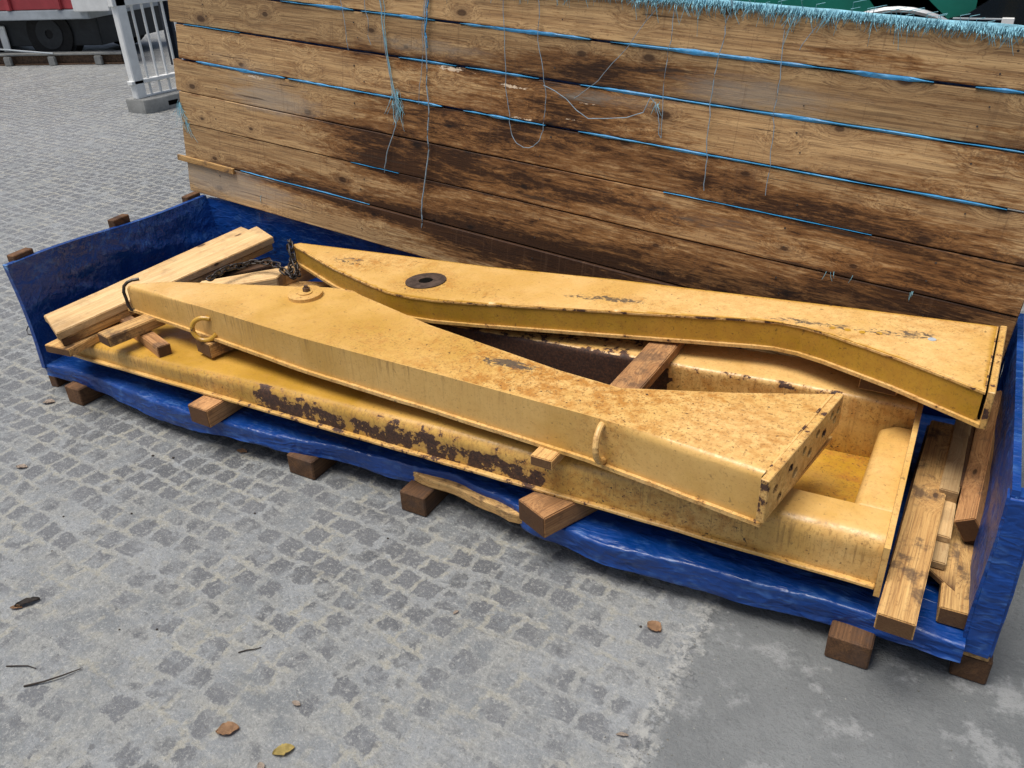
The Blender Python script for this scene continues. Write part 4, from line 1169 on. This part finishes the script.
# foot: tapered block with a slot
bm = prism([(-4.60, 4.14), (-4.34, 4.14), (-4.30, 4.20), (-4.30, 4.74), (-4.36, 4.80), (-4.58, 4.80), (-4.62, 4.74), (-4.62, 4.20)], 0.0, .135, (list(range(8)), .02), seg=2)
ft = obj("foot", bm, M_greyplastic, bar)
cb = bmesh.new(); box(cb, -4.36, -4.24, 4.40, 4.52, .035, .085); boolean_holes(ft, cb.copy()) if False else cb.free()
BX("slot_shade", M_black, bar, -4.318, -4.2985, 4.40, 4.53, .035, .085)  # black block standing in for the shaded slot, no cut made
BX("post", M_whiteplastic, bar, -4.50, -4.42, 4.15, 4.27, .13, 1.10, bev=.01)
BX("post", M_whiteplastic, bar, -4.50, -4.42, 6.05, 6.17, .13, 1.10, bev=.01)
BX("rail", M_whiteplastic, bar, -4.49, -4.42, 4.12, 6.2, .27, .305)
BX("rail", M_whiteplastic, bar, -4.49, -4.42, 4.12, 6.2, .98, 1.06)
BX("rail", M_whiteplastic, bar, -4.48, -4.43, 4.27, 6.05, .135, .155)
for k in range(14):
    bm = bmesh.new(); y = 4.35 + k * .122
    tube(bm, [(-4.455, y, .14), (-4.455, y, 1.0)], .013, 8); obj("bar", bm, M_whiteplastic, bar)
bm = prism([(-4.60, 5.9), (-4.34, 5.9), (-4.30, 6.0), (-4.30, 6.3), (-4.36, 6.38), (-4.58, 6.38), (-4.62, 6.3), (-4.62, 6.0)], 0.0, .135, (list(range(8)), .02), seg=2)
obj("foot", bm, M_greyplastic, bar)

# ---------------------------------------------------------------- red and grey trailer far left
trl = empty("flatbed_trailer", (-8.6, 6.8, 0), "red bodied trailer with pale grey side rail far behind the left end", "trailer")
A = V((-9.36, 5.84, 0)); D = V((.936, .351, 0)).normalized(); N = V((-D.y, D.x, 0))
def TB(name, s0, s1, n0, n1, z0, z1_, mat, bev=.01, parent=None, onto=trl):
    bm = bmesh.new(); box(bm, s0, s1, n0, n1, z0, z1_, bev, 2)
    for v in bm.verts: v.co = A + D * v.co.x + N * v.co.y + V((0, 0, v.co.z))
    return obj(name, bm, mat, onto)
TB("body", -3.5, 1.45, .05, 2.4, .705, 1.75, M_red)
for s in (-2.9, -2.1, -1.3, -.5, .35, 1.1): TB("body_rib", s, s + .08, .0, .05, .705, 1.75, M_red)
TB("side_rail", -3.5, 1.55, .02, 2.42, .58, .70, M_greypaint)
TB("chassis", -3.4, 1.5, .25, 2.05, .22, .578, M_dark)
TB("toolbox", 1.42, 1.95, -.1, .5, .68, 1.15, M_whiteplastic)
TB("mud_flap", -.02, .10, .20, .22, .16, .50, M_whiteplastic)
for s in (-2.6, -1.35, .75):
    for n in (.22, 1.95):
        bm = bmesh.new(); c = A + D * s + N * n + V((0, 0, .38)); cyl(bm, c, N, .38, .26, 32)
        bmesh.ops.bevel(bm, geom=[e for e in bm.edges if len(e.link_faces) == 2 and max(len(f.verts) for f in e.link_faces) > 6], offset=.04, segments=2, affect='EDGES')
        w = obj("wheel", bm, M_rubber, trl, 40, origin=c)
        bm = bmesh.new(); cyl(bm, c - N * .012, N, .20, .03, 24, .06); obj("rim", bm, M_dark, w, 40, origin=c)
fb = empty("ground_beam", (-8.6, 6.1, 0), "grey-brown steel beam with lugs lying on the paving before the red trailer", "steel beam")
bx = [("beam_web", -3.2, 1.85, .06, .16, .02, .125, M_rusty), ("beam_flange", -3.2, 1.9, .0, .22, .126, .150, M_greyplastic), ("beam_flange", -3.2, 1.9, .0, .22, .0, .02, M_rusty)]
for q in bx: TB(q[0], *q[1:7], q[7], .004, onto=fb)
for s in (.12, .80, 1.5): TB("lug", s, s + .11, -.05, .0, .0, .12, M_greyplastic, .01, onto=fb)
bm = bmesh.new(); tube(bm, [A + D * .1 + N * -.02 + V((0, 0, .22)), A + D * .9 + N * -.03 + V((0, 0, .155))], .012, 8); obj("brace_rod", bm, M_greypaint, fb)
# dark skip behind the barrier
sk = empty("skip_container", (-4.6, 7.4, 0), "dark navy container standing behind the barred barrier", "container")
bm = prism([(-6.45, 6.35), (-2.6, 6.35), (-2.6, 8.4), (-6.45, 8.4)], .06, 1.9, (list(range(4)), .02), seg=1)
obj("container_body", bm, M_navy, sk)
for k in range(9): BX("rib", M_navy, sk, -6.38 + k * .45, -6.30 + k * .45, 6.30, 6.352, .08, 1.86)
BX("runner", M_dark, sk, -6.4, -2.65, 6.5, 6.62, .0, .06); BX("runner", M_dark, sk, -6.4, -2.65, 8.1, 8.22, .0, .06)

# ---------------------------------------------------------------- teal truck behind the lid
trk = empty("teal_truck", (2.6, 4.7, 0), "teal green truck with a black wheel arch parked behind the top of the lid", "truck")
cxw, czw, RW = 2.47, .50, .56
def arch_panel(x0, x1, z0, zt, y0, y1, wc, r):
    """side panel with a semicircular wheel opening"""
    pts = [(x0, z0)] + [(wc[0] - r * math.cos(a), wc[1] + r * math.sin(a)) for a in [math.pi * k / 24 for k in range(25)]] + [(x1, z0), (x1, zt), (x0, zt)]
    bm = bmesh.new()
    a = [bm.verts.new((x, y0, z)) for x, z in pts]; b = [bm.verts.new((x, y1, z)) for x, z in pts]
    bm.faces.new(a); bm.faces.new(b[::-1])
    n = len(pts)
    for i in range(n): bm.faces.new((a[i], b[i], b[(i+1) % n], a[(i+1) % n]))
    bmesh.ops.triangulate(bm, faces=[f for f in bm.faces if len(f.verts) > 4])
    return bm
obj("body_panel", arch_panel(1.2, 2.86, .5, 2.3, 4.00, 4.04, (cxw, czw), RW), M_teal, trk, 30)
bm = bmesh.new(); box(bm, 1.2, 4.4, 4.06, 6.1, .62, 2.3, .03, 2); obj("cab_body", bm, M_teal, trk)
bm = bmesh.new()
pts = [(cxw - RW * math.cos(a), 3.985, czw + RW * math.sin(a)) for a in [math.pi * k / 24 for k in range(25)]]
tube(bm, pts, .018, 6); obj("arch_trim", bm, M_alu, trk)
bm = bmesh.new(); cyl(bm, (cxw, 4.00, czw), (0, 1, 0), RW - .004, .40, 40); obj("arch_liner", bm, M_black, trk)
bm = bmesh.new(); cyl(bm, (cxw, 3.97, .48), (0, 1, 0), .48, .28, 40); w = obj("wheel", bm, M_rubber, trk, 40, origin=(cxw, 3.97, .48))
bm = bmesh.new(); cyl(bm, (cxw, 3.962, .48), (0, 1, 0), .27, .03, 28, .08); obj("rim", bm, M_alu, w, 40, origin=(cxw, 3.97, .48))
bm = bmesh.new()
poly = [(2.74, 1.02), (2.82, 1.04), (2.93, 1.12), (3.06, 1.135), (3.35, 1.13), (3.35, .55), (2.74, .55)]
a = [bm.verts.new((x, 3.94, z)) for x, z in poly]; b = [bm.verts.new((x, 4.055, z)) for x, z in poly]
bm.faces.new(a[::-1]); bm.faces.new(b)
for i in range(len(poly)): bm.faces.new((a[i], a[(i+1) % 7], b[(i+1) % 7], b[i]))
obj("side_skirt", bm, M_glass, trk, 30)
BX("skirt_trim", M_greypaint, trk, 2.76, 3.02, 3.925, 3.938, 1.018, 1.026, bev=.001)
BX("marker_light", M_whiteplastic, trk, 3.0, 3.06, 3.915, 3.937, .99, 1.03, bev=.003)
BX("body_panel", M_teal, trk, 2.862, 4.4, 4.00, 4.04, 1.14, 2.3)
BX("chassis", M_dark, trk, 1.3, 4.4, 4.45, 5.7, .45, .618)
for x in (3.9,):
    bm = bmesh.new(); cyl(bm, (x, 4.02, .48), (0, 1, 0), .48, .28, 40); obj("wheel", bm, M_rubber, trk, 40, origin=(x, 4.02, .48))
